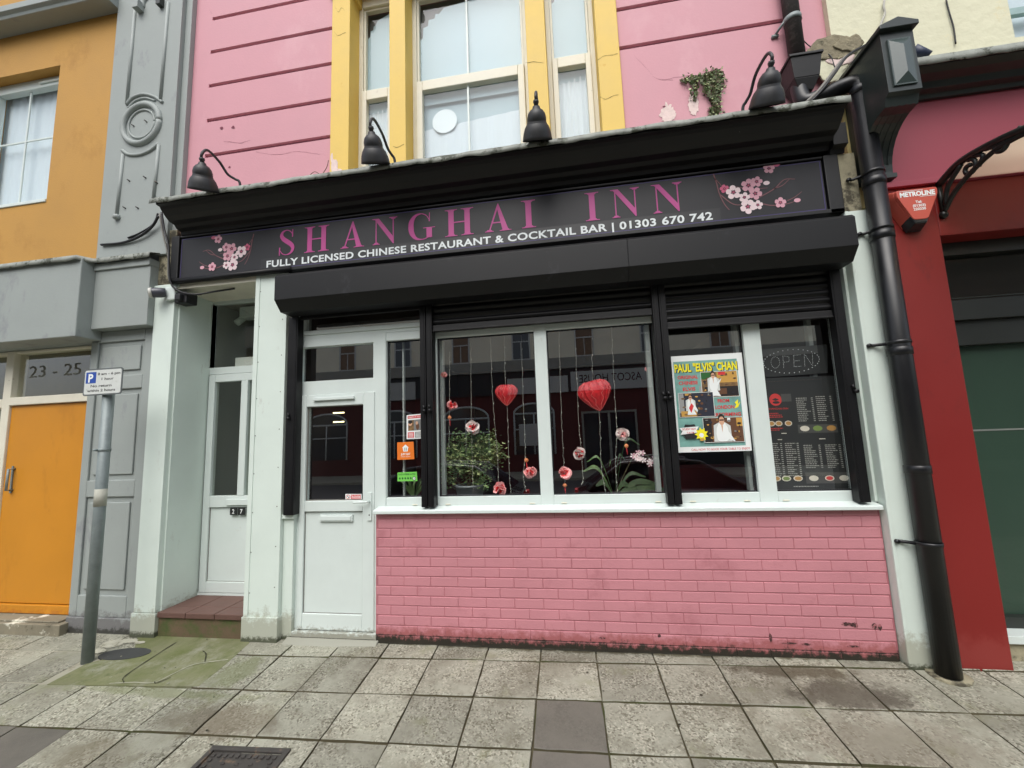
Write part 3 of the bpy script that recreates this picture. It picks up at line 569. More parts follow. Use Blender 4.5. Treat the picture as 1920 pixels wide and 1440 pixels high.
# brick wall: every brick a block in one mesh
M('brick_dirt', S(62, 42, 40), .9, .3, 30, .3, dirt=[(S(160, 100, 104), 40, .5, .05)])
bw = MB(); rg = random.Random(3)
for j in range(-4, 10):
    zt_ = .72 - .075 * j; zb = zt_ - .075
    zt_ = min(zt_, .99)
    off = .12 if j % 2 == 0 else .12 - .1125
    k = -2
    while True:
        a = off + k * .225; b = a + .225; k += 1
        if a > 3.72: break
        if b < -.01: continue
        a, b = max(a, -.008), min(b, 3.728)
        if b - a < .02: continue
        y = rg.uniform(-.0012, .0012); gp = rg.choice([.0008, .0014, .002])
        if rg.random() < .22 and b - a > .2 and a > .3: pass
        bw.box(a + gp, b - gp, -.006 + y, .1, zb + .0028 + rg.uniform(-.0008, .0008), zt_ - .0030)
o = part('brick_wall', bw, 'pink_brick', pb, bevel=.004)
for (px_, py_, rx_, rz_) in ((1588, 1170, .030, .012), (1602, 1172, .022, .016), (1640, 1174, .016, .018), (1650, 1176, .012, .02), (1445, 1196, .010, .028), (1480, 1206, .05, .006), (1512, 1208, .03, .007), (1600, 1212, .04, .006), (1130, 1196, .02, .008), (1236, 1192, .012, .012)):
    q = W(px_, py_, -.0085); cm_ = MB(); n = 18; cm_.add([(q.x + rx_ * math.cos(t) * (1 + .8 * noise.noise(Vector((t * 3, px_, 0)))), q.y, q.z + rz_ * math.sin(t) * (1 + .8 * noise.noise(Vector((t * 3, px_, 7))))) for t in [k * 2 * math.pi / n for k in range(n)]], [tuple(range(n))]); part('dark_stain', cm_, 'brick_dirt', pb)
mw = MB(); mw.box(-.01, 3.73, -.0028, .12, -.08, .99); part('brick_mortar', mw, 'mortar_pink', pb)
fo = MB(); n = 60; M('black_moss', S(38, 36, 26), .95, .3, 30, .8, 60, .01)
for i in range(n):
    x0_, x1_ = -.01 + 3.74 * i / n, -.01 + 3.74 * (i + 1) / n
    h0, h1 = [.008 + .016 * abs(noise.noise(Vector((x * 6, 1, 0)))) + .022 * min(1, max(0, (3.2 - x))) for x in (x0_, x1_)]
    d0, d1 = [.018 + .03 * abs(noise.noise(Vector((x * 7, 4, 0)))) for x in (x0_, x1_)]
    b0, b1 = gz(x0_, 0) - .02, gz(x1_, 0) - .02
    fo.add([(x0_, -d0, b0), (x1_, -d1, b1), (x1_, .01, gz(x1_, 0) + h1), (x0_, .01, gz(x0_, 0) + h0)], [(0, 1, 2, 3)], None, True)
setp(part('wall_foot_grime', fo, 'black_moss', pb))
# --- sill
si = MB(); si.profX([(-.06, .995), (-.06, 1.018), (-.052, 1.024), (.04, 1.042), (.04, .992), (-.045, .992)], -.012, 3.725); part('window_sill', si, 'upvc', pb, bevel=.003)
# ================================================================ SHOP WINDOWS AND DOORS
FY0, FY1, GY = .04, .11, .085
def window(name, outer, panes, label=None, ftop=None, extra=None):
    """outer=(x0,x1,z0,z1) frame; panes = list of glass rects; the frame fills everything between them"""
    f = MB(); x0, x1, z0, z1 = outer
    px = sorted(panes)
    f.box(x0, px[0][0], FY0, FY1, z0, z1); f.box(px[-1][1], x1, FY0, FY1, z0, z1)
    for i in range(len(px) - 1): f.box(px[i][1], px[i + 1][0], FY0, FY1, z0, z1)
    for (a, b, c, d) in px: f.box(a + .0004, b - .0004, FY0 + .0015, FY1, z0, c); f.box(a + .0004, b - .0004, FY0 + .0015, FY1, d, z1)
    w_ = part(name, f, 'upvc', pb, bevel=.004, label=label)
    gk = MB(); gl = MB()
    for (a, b, c, d) in px:
        gk.frame(a, b, c, d, .009, .074, .0845, None); gl.sheet([(a + .005, GY, c + .005), (b - .005, GY, c + .005), (b - .005, GY, d - .005), (a + .005, GY, d - .005)])
    part('gasket', gk, 'cable', w_); 
    for i, (a, b, c, d) in enumerate(px):
        g1_ = MB(); g1_.sheet([(a + .005, GY, c + .005), (b - .005, GY, c + .005), (b - .005, GY, d - .005), (a + .005, GY, d - .005)]); part('pane', g1_, 'shop_glass', w_)
    return w_
gL = rect(.07, 822, 1008, 628, 930); gR = rect(.07, 1031, 1236, 612, 926)
ztop = (gL[3] + gR[3]) / 2; zbot = (gL[2] + gR[2]) / 2
mainw = window('window', (.512, 2.345, 1.03, ztop + .05), [(gL[0], gL[1], zbot, ztop), (gR[0], gR[1], zbot, ztop)])
gs = rect(.07, 727, 797, 638, 931)
side = window('window', (.05, .500, 1.03, gs[3] + .075), [(gs[0], .475, zbot, gs[3])])
rL = rect(.07, 1256, 1405, 612, 924); rR = rect(.07, 1437, 1580, 600, 921)
rtop = 2.60
rightw = window('window', (2.357, 3.69, 1.03, rtop + .05), [(2.42, rL[1], zbot, rtop), (rR[0], rR[1], zbot, rtop)])
# weathered inner posts seen through the panes
ip = MB(); ip.box(2.272, 2.308, .125, .19, zbot, ztop); ip.box(gL[0] - .01, gL[0] + .022, .16, .2, zbot, ztop); part('inner_post', ip, 'grey_paint', mainw)
ip = MB(); ip.box(3.50, 3.53, .15, .2, zbot, rtop); ip.box(2.96, 2.985, .14, .2, zbot, rtop); part('inner_post', ip, 'grey_paint', rightw)
ip = MB(); ip.box(.165, .18, .14, .17, zbot, gs[3]); part('inner_post', ip, 'grey_paint', side)
for px_ in (778, 840, 998, 1058, 1235, 1300, 1402, 1475, 1615):
    q = W(px_, 946, .036); vc = MB(); vc.box(q.x - .022, q.x + .022, .032, .04, 1.048, 1.056); part('drain_cap', vc, 'upvc_old', side if px_ < 800 else rightw if px_ > 1270 else mainw, bevel=.003)
# toplight over the door and sidelight
tl = rect(.07, 574, 786, 591, 614)
t0 = MB(); tz0, tz1 = 2.50, 2.86
g2 = rect(.07, 566, 703, 648, 713)
dl, dr = -.775, .028      # door opening
f = MB(); f.box(-.775, g2[1] - .0002, FY0, FY1, g2[3], tl[2] - .045); f.box(g2[1], .500, FY0, FY1, gs[3] + .0755, tl[2] - .045)
f.box(-.775, g2[0], FY0, FY1, g2[2], g2[3] - .0004); f.box(g2[1], .0495, FY0, FY1, -.03, gs[3] + .075) 
f.box(-.775, g2[1] - .0004, FY0 + .001, FY1, 2.02, g2[2]); f.box(-.775, -.74, FY0, FY1, -.03, 2.0195)
dfm = part('door_frame', f, 'upvc', pb, bevel=.004)
f = MB(); f.frame(-.775, .500, tl[2] - .044, 2.86, .04, FY0 - .012, FY1); part('toplight_sash', f, 'upvc', pb, bevel=.004)
g_ = MB(); g_.sheet([(-.74, GY, tl[2] - .01), (.465, GY, tl[2] - .01), (.465, GY, 2.83), (-.74, GY, 2.83)]); part('pane', g_, 'shop_glass', pb)
g_ = MB(); g_.sheet([(g2[0], GY, g2[2]), (g2[1], GY, g2[2]), (g2[1], GY, g2[3]), (g2[0], GY, g2[3])]); part('pane', g_, 'shop_glass', dfm)
# shop door
dg = rect(.06, 576.5, 683.5, 761, 938); dp = rect(.06, 571.5, 681.5, 958, 1149)
D0, D1, Z0, Z1 = -.738, dg[1] + .105, .045, 2.018
d = MB(); y0, y1 = .03, .10
d.box(D0, dg[0], y0, y1, Z0, Z1); d.box(dg[1], D1, y0, y1, Z0, Z1)
for a, b in ((Z0, dp[2]), (dp[3], dg[2]), (dg[3], Z1)): d.box(dg[0] + .0003, dg[1] - .0003, y0 + .0012, y1, a, b)
door = part('shop_door', d, 'upvc', pb, bevel=.005)
pn = MB(); pn.box(dg[0], dg[1], .052, .08, dp[2] - .004, dp[3] + .004); part('door_panel', pn, 'upvc', door)
gk = MB(); gk.frame(dg[0], dg[1], dp[2], dp[3], .004, .045, .0515); gk.frame(dg[0], dg[1], dg[2], dg[3], .007, .05, .062); part('gasket', gk, 'cable_grey', door)
g_ = MB(); g_.sheet([(dg[0], .07, dg[2]), (dg[1], .07, dg[2]), (dg[1], .07, dg[3]), (dg[0], .07, dg[3])]); part('pane', g_, 'shop_glass', door)
lb = rect(.02, 597, 659, 966, 979); m_ = MB(); m_.box(lb[0], lb[1], .034, .052, lb[2], lb[3]); m_.box(lb[0] + .012, lb[1] - .012, .028, .034, lb[2] + .01, lb[3] - .01); part('letterbox', m_, 'upvc', door, bevel=.004)
cl = rect(.02, 588, 664, 744, 752); m_ = MB(); m_.box(cl[0], cl[1], .008, .0295, cl[2] + .01, cl[3]); part('drip_bar', m_, 'upvc', door, bevel=.004)
h = rect(.02, 688.5, 696.5, 924, 976); m_ = MB(); m_.box(h[0], h[1], .018, .0295, h[2], h[3]); m_.tube([(h[0] + .02, .018, h[3] - .07), (h[0] + .02, -.02, h[3] - .07), (h[0] - .10, -.025, h[3] - .073)], .009, 8); m_.tube([(h[0] + .02, .016, h[2] + .045), (h[0] + .02, .0175, h[2] + .045)], .006, 8, 'cable'); part('door_handle', m_, 'upvc', door, bevel=.002)
th = MB(); th.box(-.765, .02, .0, .10, .0, .040); th.profX([(-.07, -.045), (-.07, -.028), (-.0005, .0), (-.0005, -.045)], -.80, .012); part('threshold', th, 'upvc', pb, bevel=.003)
kk = MB(); kk.box(.0285, .0495, .0, .0395, -.05, 1.0); part('door_jamb', kk, 'upvc', pb, bevel=.003)

# side door (number 27) in the recess
RY = .36
fl = rect(RY + .02, 399, 500, 568, 687); g1_ = rect(RY + .02, 402.5, 452.5, 716, 929)
X0 = -2.03
f = MB(); f.box(X0, fl[0], RY, .42, .18, 3.10); f.box(fl[0], PL + .3, RY + .001, .42, fl[3], 3.10); f.box(fl[0], PL + .3, RY + .001, .42, fl[2] - .07, fl[2])
part('door_frame', f, 'upvc', pb, bevel=.004)
g_ = MB(); g_.sheet([(fl[0], RY + .03, fl[2]), (PL + .3, RY + .03, fl[2]), (PL + .3, RY + .03, fl[3]), (fl[0], RY + .03, fl[3])]); part('pane', g_, 'dull_glass', pb)
zz0, zz1 = .20, fl[2] - .075
ga, gbx = g1_[0] + .0, g1_[1]; gz0, gz1 = g1_[2], g1_[3]
pz = rect(RY, 394, 470, 951, 1091)
d = MB(); d.box(fl[0] + .012, ga, RY - .01, .41, zz0, zz1); d.box(gbx, gbx + .075, RY - .01, .41, gz0, gz1)
for a, b in ((zz0, pz[2]), (pz[3], gz0), (gz1, zz1)): d.box(ga + .0003, PL + .2, RY - .009, .41, a, b)
d2 = part('side_door', d, 'upvc', pb, bevel=.005)
pn = MB(); pn.box(ga, PL + .2, RY + .012, .40, pz[2] - .004, pz[3] + .004); part('door_panel', pn, 'upvc', d2)
gk = MB(); gk.box(ga, ga + .004, RY + .006, RY + .0115, pz[2], pz[3]); gk.box(ga, PL + .2, RY + .006, RY + .0115, pz[3] - .004, pz[3]); gk.box(ga, PL + .2, RY + .006, RY + .0115, pz[2], pz[2] + .004); part('gasket', gk, 'cable_grey', d2)
g_ = MB(); g_.sheet([(ga, RY + .02, gz0), (gbx, RY + .02, gz0), (gbx, RY + .02, gz1), (ga, RY + .02, gz1)]); part('pane', g_, 'dull_glass', d2)
g_ = MB(); g_.sheet([(gbx + .075, RY + .02, gz0), (PL + .2, RY + .02, gz0), (PL + .2, RY + .02, gz1), (gbx + .075, RY + .02, gz1)]); part('pane', g_, 'dull_glass', d2)
lb = rect(RY - .02, 424, 490, 936, 947); m_ = MB(); m_.box(lb[0], lb[1], RY - .028, RY - .0105, lb[2], lb[3]); part('letterbox', m_, 'upvc', d2, bevel=.003)
np_ = MB()
for k, (a, b, ch_) in enumerate(((432, 445, '2'), (447, 460, '7'))):
    r = rect(RY - .01, a, b, 951.5, 965.5); np_.box(r[0], r[1], RY - .016, RY - .0105, r[2], r[3], 'black_print')
    text(np_, ch_, ((r[0] + r[1]) / 2, RY - .0175, r[2] + .014), (1, 0, 0), (0, 0, 1), 'white_print', height=(r[3] - r[2]) - .028, bold=.02, align='C', sx=.9)
part('house_number', np_, 'black_print', d2, label='black tiles with the number 27')
m_ = MB(); m_.box(-2.03, PL, .352, .36, .176, .198); part('threshold', m_, 'upvc', pb)
# hallway behind the side door
hb = MB(); hb.sheet([(-2.04, 1.9, 0), (-.9, 1.9, 0), (-.9, 1.9, 3.1), (-2.04, 1.9, 3.1)]); hb.sheet([(-2.04, .43, 0), (-2.04, 1.9, 0), (-2.04, 1.9, 3.1), (-2.04, .43, 3.1)]); hb.sheet([(-.9, .43, 0), (-.9, 1.9, 0), (-.9, 1.9, 3.1), (-.9, .43, 3.1)]); hb.sheet([(-2.04, .43, 3.1), (-.9, .43, 3.1), (-.9, 1.9, 3.1), (-2.04, 1.9, 3.1)]); hb.sheet([(-2.04, .43, .17), (-.9, .43, .17), (-.9, 1.9, .17), (-2.04, 1.9, .17)])
part('hallway', hb, 'interior_white', pb)
wb = MB(); q = W(455, 590, .55); wb.box(q.x, q.x + .22, .5, .62, q.z - .05, q.z + .07); wb.tube([(q.x - .03, .5, q.z - .11), (q.x + .03, .58, q.z)], .035, 10); part('hall_fitting', wb, 'upvc', pb, bevel=.01)
wb = MB(); q = rect(.46, 441, 500, 669, 690); wb.box(q[0], q[1] + .2, .46, .47, q[2] - .01, q[3]); part('shelf_paper', wb, 'white_print', pb)

# shop interior
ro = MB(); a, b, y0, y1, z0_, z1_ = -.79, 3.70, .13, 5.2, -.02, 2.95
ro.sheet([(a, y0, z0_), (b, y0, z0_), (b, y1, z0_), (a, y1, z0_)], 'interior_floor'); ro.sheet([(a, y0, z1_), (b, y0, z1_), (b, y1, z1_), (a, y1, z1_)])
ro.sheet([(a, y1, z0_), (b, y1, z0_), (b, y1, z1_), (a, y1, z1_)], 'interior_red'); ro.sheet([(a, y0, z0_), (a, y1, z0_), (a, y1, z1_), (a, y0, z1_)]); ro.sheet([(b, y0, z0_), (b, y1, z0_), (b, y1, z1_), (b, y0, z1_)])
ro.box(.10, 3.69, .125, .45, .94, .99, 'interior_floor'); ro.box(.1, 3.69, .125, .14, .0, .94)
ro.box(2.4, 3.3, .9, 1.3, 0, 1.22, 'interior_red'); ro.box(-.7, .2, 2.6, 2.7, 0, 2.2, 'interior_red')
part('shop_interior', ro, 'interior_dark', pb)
sl = MB(); sl.box(.10, 3.69, .128, .46, .9901, .998); part('inner_sill', sl, 'interior_white', pb)
for (px_, py_, x_) in ((640, 774, -.15), (640, 791, -.2)):
    q = W(px_ - 5, py_, .42 if py_ < 780 else .50); m_ = MB(); m_.box(q.x - .055, q.x + .055, q.y - .008, q.y + .008, q.z - .006, q.z + .006); setp(part('glowing_strip', m_, 'strip_glow', None, loc=(q.x, q.y, q.z)), ['nearer', 'farther'][py_ > 780] + ' yellowish tube light glowing inside behind the shop door glass', 'light', 'tube lights inside the shop')  # small emissive strips set just behind the door glass, well below the ceiling

# ================================================================ ROLLER SHUTTER
rs = thing('roller_shutter', 'black roller shutter with long housing box, guide rails and raised slats over the shopfront', 'roller shutter', (1.4, -.1, 3.0))
bxm = MB(); x0, x1 = -.805, 3.672
pf = [(-.042, 3.045), (-.245, 3.045), (-.27, 3.02), (-.27, 2.812), (-.19, 2.725), (-.042, 2.725)]
bxm.profX(pf, x0, 2.13 - .0015); bxm.profX(pf, 2.13 + .0015, x1); bxm.profX([(-.043, 3.043), (-.244, 3.043), (-.268, 3.019), (-.268, 2.813), (-.189, 2.727), (-.043, 2.727)], 2.128, 2.132)
part('housing_box', bxm, 'shutter_box_paint', rs, bevel=.004)
for (a, b, zb) in ((-.83, -.735, .99), (.405, .455, 1.045), (.462, .512, 1.045), (2.315, 2.362, 1.045), (2.368, 2.418, 1.045), (3.59, 3.66, 1.045)):
    m_ = MB(); m_.box(a, b, -.052, .028, zb, 2.725); m_.box(a + .012, b - .012, -.056, -.052, zb + .002, 2.7)
    gr_ = part('guide_rail', m_, 'black_gloss', rs, bevel=.003)
for px_, py_ in ((542, 784), (796.5, 770), (806.5, 769), (1246.5, 746), (1256.5, 745), (1603, 733)):
    q = W(px_, py_, -.06); m_ = MB(); m_.tube([(q.x, -.056, q.z), (q.x, -.085, q.z - .004)], .014, 12); m_.tube([(q.x, -.06, q.z + .012), (q.x - .012, -.062, q.z + .045)], .010, 8); part('lock_pin', m_, 'black_gloss', rs)
def curtain(a, b, zl, tilt=0):
    m_ = MB(); z = zl + .062; n = 0
    while z < 2.74:
        pts = [(-.006 - .014 * math.sin(math.pi * k / 6), z + .050 * k / 6) for k in range(7)]
        m_.add([(a, y, z_) for y, z_ in pts] + [(b, y, z_) for y, z_ in pts], [(k, k + 1, 8 + k, 7 + k) for k in range(6)], None, True)
        m_.box(a, b, -.006, -.001, z - .006, z + .001); z += .056
    part('shutter_curtain', m_, 'black_gloss', rs)
    m_ = MB(); m_.box(a, b, -.03, .0, zl, zl + .055); m_.box(a, b, -.036, -.03, zl, zl + .012); part('bottom_lath', m_, 'black_paint', rs, bevel=.003)
def zat(px_, py_, Y): return W(px_, py_, Y).z
curtain(.513, 2.314, zat(1020, 606, -.03)); curtain(2.419, 3.589, zat(1410, 606, -.03)); curtain(-.734, .404, 2.70)

# ================================================================ SHOP SIGN
sg = thing('shop_sign', 'long black fascia sign with magenta serif lettering and cherry blossom at both ends', 'sign', (.82, -.05, 3.4))
BY = -.058
bd = MB(); bd.box(-1.995, 3.632, BY, -.041, 3.192, 3.592); part('sign_board', bd, 'sign_board', sg, bevel=.002)
pe = MB(); M('purple_edge', S(62, 52, 104), .5, .1); pe.frame(-1.985, 3.622, 3.195, 3.588, .006, BY - .0012, BY - .0002); part('edge_line', pe, 'purple_edge', sg)
# serif capitals, unit height
def ser(x0, x1, z, w_=.03): return [(x0, z - w_ / 2), (x1, z - w_ / 2), (x1, z + w_ / 2), (x0, z + w_ / 2)]
def glyph(ch_):
    G = []
    def stem(a, b): G.append([(a, .03), (b, .03), (b, .97), (a, .97)])
    def sf_(a, b, z):
        s_ = 1 if z < .5 else -1; c = (a + b) / 2
        G.append([(a, z), (b, z), (b, z + .022 * s_), (c + (b - c) * .62, z + .034 * s_), (c + (b - c) * .45, z + .075 * s_), (c - (c - a) * .45, z + .075 * s_), (c - (c - a) * .62, z + .034 * s_), (a, z + .022 * s_)])
    if ch_ == 'I': stem(.13, .31); sf_(0, .44, 0); sf_(0, .44, 1); return G, .44
    if ch_ == 'H':
        stem(.11, .28); stem(.62, .79); sf_(0, .39, 0); sf_(0, .39, 1); sf_(.51, .90, 0); sf_(.51, .90, 1); G.append([(.27, .485), (.63, .485), (.63, .53), (.27, .53)]); return G, .90
    if ch_ == 'A':
        G.append([(.46, 1.02), (.41, .90), (.13, .03), (.175, .03), (.44, .80), (.60, .03), (.80, .03), (.48, 1.02)]); G.append([(.23, .30), (.56, .30), (.55, .345), (.245, .345)]); sf_(0, .30, 0); sf_(.50, .90, 0); return G, .90
    if ch_ == 'N':
        G.append([(.12, .03), (.155, .03), (.155, .93), (.12, .93)]); G.append([(.715, .20), (.75, .0), (.75, .97), (.715, .97)])
        G.append([(.0, .978), (.0, 1), (.235, 1), (.75, .22), (.75, -.01), (.72, -.01), (.135, .90), (.09, .96)]); sf_(.02, .26, 0); sf_(.60, .87, 1); return G, .87
    def ribbon(sp, ws):
        P = cat_path([(x, 0, z) for x, z in sp], 6); n = len(P); L_, Rr = [], []
        for i, p in enumerate(P):
            t = i / (n - 1) * (len(ws) - 1); k = min(int(t), len(ws) - 2); w_ = ws[k] + (ws[k + 1] - ws[k]) * (t - k)
            dd = (P[min(i + 1, n - 1)] - P[max(i - 1, 0)]); nn = Vector((-dd.z, 0, dd.x)).normalized() * w_ / 2
            L_.append((p.x + nn.x, p.z + nn.z)); Rr.append((p.x - nn.x, p.z - nn.z))
        for i in range(n - 1): G.append([L_[i], L_[i + 1], Rr[i + 1], Rr[i]])
    if ch_ == 'S':
        ribbon([(.50, .82), (.42, .93), (.29, .985), (.155, .93), (.10, .79), (.17, .65), (.31, .53), (.46, .40), (.53, .25), (.46, .08), (.30, .012), (.15, .06), (.045, .20)], [.02, .03, .03, .07, .12, .16, .17, .16, .12, .07, .03, .03, .02])
        G.append([(.49, .70), (.525, .70), (.525, 1.0), (.50, 1.0)]); G.append([(.02, 0), (.045, 0), (.06, .32), (.02, .32)]); return G, .60
    if ch_ == 'G':
        ribbon([(.68, .74), (.60, .90), (.44, .985), (.26, .93), (.14, .74), (.115, .5), (.15, .26), (.27, .07), (.45, .012), (.60, .05), (.68, .12)], [.02, .03, .03, .09, .15, .17, .15, .09, .03, .03, .03])
        G.append([(.675, .67), (.71, .67), (.71, 1.0), (.69, 1.0)]); G.append([(.60, .06), (.77, .06), (.77, .42), (.60, .42)]); G.append([(.50, .421), (.87, .421), (.87, .447), (.50, .447)]); return G, .87
NAME = [('S', 523, 553), ('H', 571, 617), ('A', 639, 683), ('N', 698, 745), ('G', 764, 816), ('H', 834.5, 888), ('A', 909, 958.5), ('I', 978, 1004.5), ('I', 1097.5, 1124), ('N', 1146, 1200.5), ('N', 1223, 1281.5)]
lt_ = MB(); zb_, hh = 3.312, .243; yy = BY - .002; cnt = 0
for ch_, a, b in NAME:
    G, wd = glyph(ch_); ym = 455 - (a - 530) * .103
    xa, xb = W(a, ym, BY).x, W(b, ym, BY).x; k = (xb - xa) / wd; dz_ = (xa + .9) * .0004
    for g__ in G:
        cnt += 1; y_ = yy - .00012 * (cnt % 7); lt_.polyY([(xa + x * k, zb_ + dz_ + z * hh) for x, z in g__], y_, BY - .0003, None)
part('name_lettering', lt_, 'magenta', sg, label='magenta serif letters SHANGHAI INN')
l2 = MB(); xa, xb = W(500, 495, BY).x, W(1336, 406, BY).x
text(l2, 'FULLY LICENSED CHINESE RESTAURANT & COCKTAIL BAR | 01303 670 742', (xa, BY - .002, 3.212), (1, 0, 0), (0, 0, 1), None, width=xb - xa, height=.065, bold=.026, spacing=1.06)
part('tagline_lettering', l2, 'letter_white', sg, label='white line of capitals with a phone number')
st_ = MB(); st_.box(xa - .06, xb + .06, BY - .0009, BY - .0002, 3.196, 3.30); M('strip_black', S(36, 36, 38), .4, .05, 2, 0); part('tagline_strip', st_, 'strip_black', sg)
def blossom(fx):
    m_ = MB(); cnt_ = [0]
    FL = [(1405, 145, 27, 'petal_pink'), (1305, 228, 34, 'petal_pink'), (1345, 210, 27, 'petal_pink'), (1188, 245, 22, 'petal_rose'), (1232, 262, 36, 'petal_white'), (1338, 268, 32, 'petal_pink'), (1285, 287, 26, 'petal_white'), (1302, 332, 37, 'petal_white'), (1350, 324, 24, 'petal_white'), (1460, 313, 27, 'petal_pink')]
    BD = [(1442, 127, 'petal_rose'), (1393, 216, 'petal_white'), (1543, 300, 'petal_pink')]
    TW = [([(1135, 172), (1150, 215), (1165, 270), (1190, 320), (1213, 347)], 2.6), ([(1142, 195), (1170, 225), (1180, 250)], 1.6), ([(1165, 270), (1230, 318), (1285, 322)], 2.4), ([(1240, 235), (1320, 245), (1398, 240)], 2), ([(1360, 285), (1430, 245), (1480, 200), (1532, 197)], 2.4), ([(1430, 243), (1470, 228), (1505, 197)], 2), ([(1365, 315), (1420, 325), (1490, 318), (1545, 300)], 2.4), ([(1495, 302), (1530, 285), (1565, 258)], 1.8)]
    def pt(u, v): q = W(900 + u / 2.5946, 260 + v / 2.5946, BY); return fx(q.x, q.z)
    for pts, w_ in TW:
        P = cat_path([(pt(*p)[0], 0, pt(*p)[1]) for p in pts], 5); n = len(P); L_, Rr = [], []
        for i, p in enumerate(P):
            dd = P[min(i + 1, n - 1)] - P[max(i - 1, 0)]; nn = Vector((-dd.z, 0, dd.x)).normalized() * .0019 * w_ * (1 - .5 * i / n); L_.append((p.x + nn.x, BY - .0015, p.z + nn.z)); Rr.append((p.x - nn.x, BY - .0015, p.z - nn.z))
        m_.add(L_ + Rr, [(i, i + 1, n + i + 1, n + i) for i in range(n - 1)], 'twig')
    for (u, v, r, mm) in FL:
        cx_, cz_ = pt(u, v); rr = r * .0017; rt = R_.random() * 6; cnt_[0] += 1; yb = BY - .0017 - .0004 * cnt_[0]
        for k in range(5):
            t = rt + k * 2 * math.pi / 5; px_, pz_ = cx_ + rr * .60 * math.cos(t), cz_ + rr * .60 * math.sin(t); rp_ = rr * .37
            pts = [(px_ + rp_ * math.cos(q) * (1 if abs(math.sin((q - t) / 2)) > .22 else .82), yb - .00004 * k, pz_ + rp_ * math.sin(q)) for q in [i * 2 * math.pi / 12 for i in range(12)]]
            m_.add(pts, [tuple(range(12))], mm)
        for k in range(5):
            t = rt + k * 2 * math.pi / 5 + .1; m_.add([(cx_ + rr * .06 * math.cos(t + 1.57), yb - .0003, cz_ + rr * .06 * math.sin(t + 1.57)), (cx_ + rr * .42 * math.cos(t), yb - .0003, cz_ + rr * .42 * math.sin(t)), (cx_ - rr * .06 * math.cos(t + 1.57), yb - .0003, cz_ - rr * .06 * math.sin(t + 1.57))], [(0, 1, 2)], 'petal_rose')
    for (u, v, mm) in BD:
        cx_, cz_ = pt(u, v); m_.add([(cx_ + .024 * math.cos(q), BY - .002, cz_ + .017 * math.sin(q)) for q in [i * math.pi / 5 for i in range(10)]], [tuple(range(10))], mm)
    return m_
part('blossom_motif', blossom(lambda x, z: (x, z)), 'petal_pink', sg, label='cherry blossom branch at the right end of the sign')
qa = W(1300, 390, BY).x; cxr = (W(900 + 1135 / 2.5946, 360, BY).x + W(900 + 1565 / 2.5946, 360, BY).x) / 2; cxl = (W(374, 470, BY).x + W(478, 470, BY).x) / 2
part('blossom_motif', blossom(lambda x, z: (cxl - (x - cxr) * .93, 3.40 + (z - 3.42) * .93)), 'petal_pink', sg, label='mirrored cherry blossom branch at the left end of the sign')

# ================================================================ WALL LAMPS
def lamp(label, sx, sy, bx_, by_, tilt):
    Yb, Ys = -.10, -.46
    B = W(bx_, by_, Yb - .10); S0 = W(sx, sy, Ys)       # visible foot, shade centre
    B = Vector((B.x, Yb - .10, B.z)); S0 = Vector((S0.x, Ys, S0.z))
    t = thing('wall_lamp', label, 'lamp', (B.x, B.y, B.z), 'black gooseneck lamps along the cornice')
    Mr = Matrix.Rotation(tilt[1], 4, 'Y') @ Matrix.Rotation(tilt[0], 4, 'X'); ax = (Mr @ Vector((0, 0, 1))); nk = S0 + ax * .155; tp_ = nk + ax * .05 + Vector((0, .03, .05))
    bp = MB(); P = cat_path([(B.x, B.y + .02, B.z - .10), (B.x, B.y, B.z + .04), (B.x * .7 + S0.x * .3, (B.y - .02), (B.z + tp_.z) / 2), (B.x * .35 + S0.x * .65, B.y - .06, tp_.z - .04), (S0.x * .85 + B.x * .15, (B.y + nk.y) / 2 + .03, tp_.z + .035), (nk.x + ax.x * .07, nk.y + .03, tp_.z + .025), tuple(nk + ax * .055), tuple(nk)], 8)
    bp.tube(P, .011, 12); part('gooseneck_arm', bp, 'lamp_black', t)
    kn = MB()
    kn.lathe([(.0, .03), (.018, .03), (.022, .015), (.016, .0), (.020, -.02), (.014, -.03), (0, -.03)], nk, 16, None, Mr); part('knuckle', kn, 'lamp_black', t)
    shp = [(.012, .145), (.028, .138), (.034, .122), (.052, .112), (.070, .090), (.079, .062), (.080, .044), (.077, .030), (.086, .020), (.102, -.002), (.115, -.034), (.122, -.068), (.126, -.088), (.122, -.090), (.112, -.04), (.085, .018), (.074, .05), (.04, .10), (.0, .112)]
    sh_ = MB(); sh_.lathe([(r * .9, z * .98 + .01) for r, z in shp], S0, 36, None, Mr); part('lamp_shade', sh_, 'lamp_black', t)
    bu = MB(); bu.lathe([(0, .08), (.018, .07), (.018, .03), (.03, .0), (.032, -.02), (.02, -.045), (0, -.05)], S0, 14, 'pot_white', Mr); part('bulb', bu, 'pot_white', t)
    return t
lamp('black bell wall lamp nearest the grey pilaster, in front of the pink wall', 381, 340, 449, 350, (math.radians(22), math.radians(16)))
lamp('black bell wall lamp in front of the first yellow pilasters, arm leaning right', 702, 287, 740, 308, (math.radians(32), math.radians(7)))
lamp('black bell wall lamp seen head on before the third yellow pilaster', 1007, 242, 1017, 262, (math.radians(34), math.radians(3)))
lamp('black bell wall lamp beside the rainwater hopper, right of the ivy', 1440, 175, 1394, 212, (math.radians(34), math.radians(-2)))
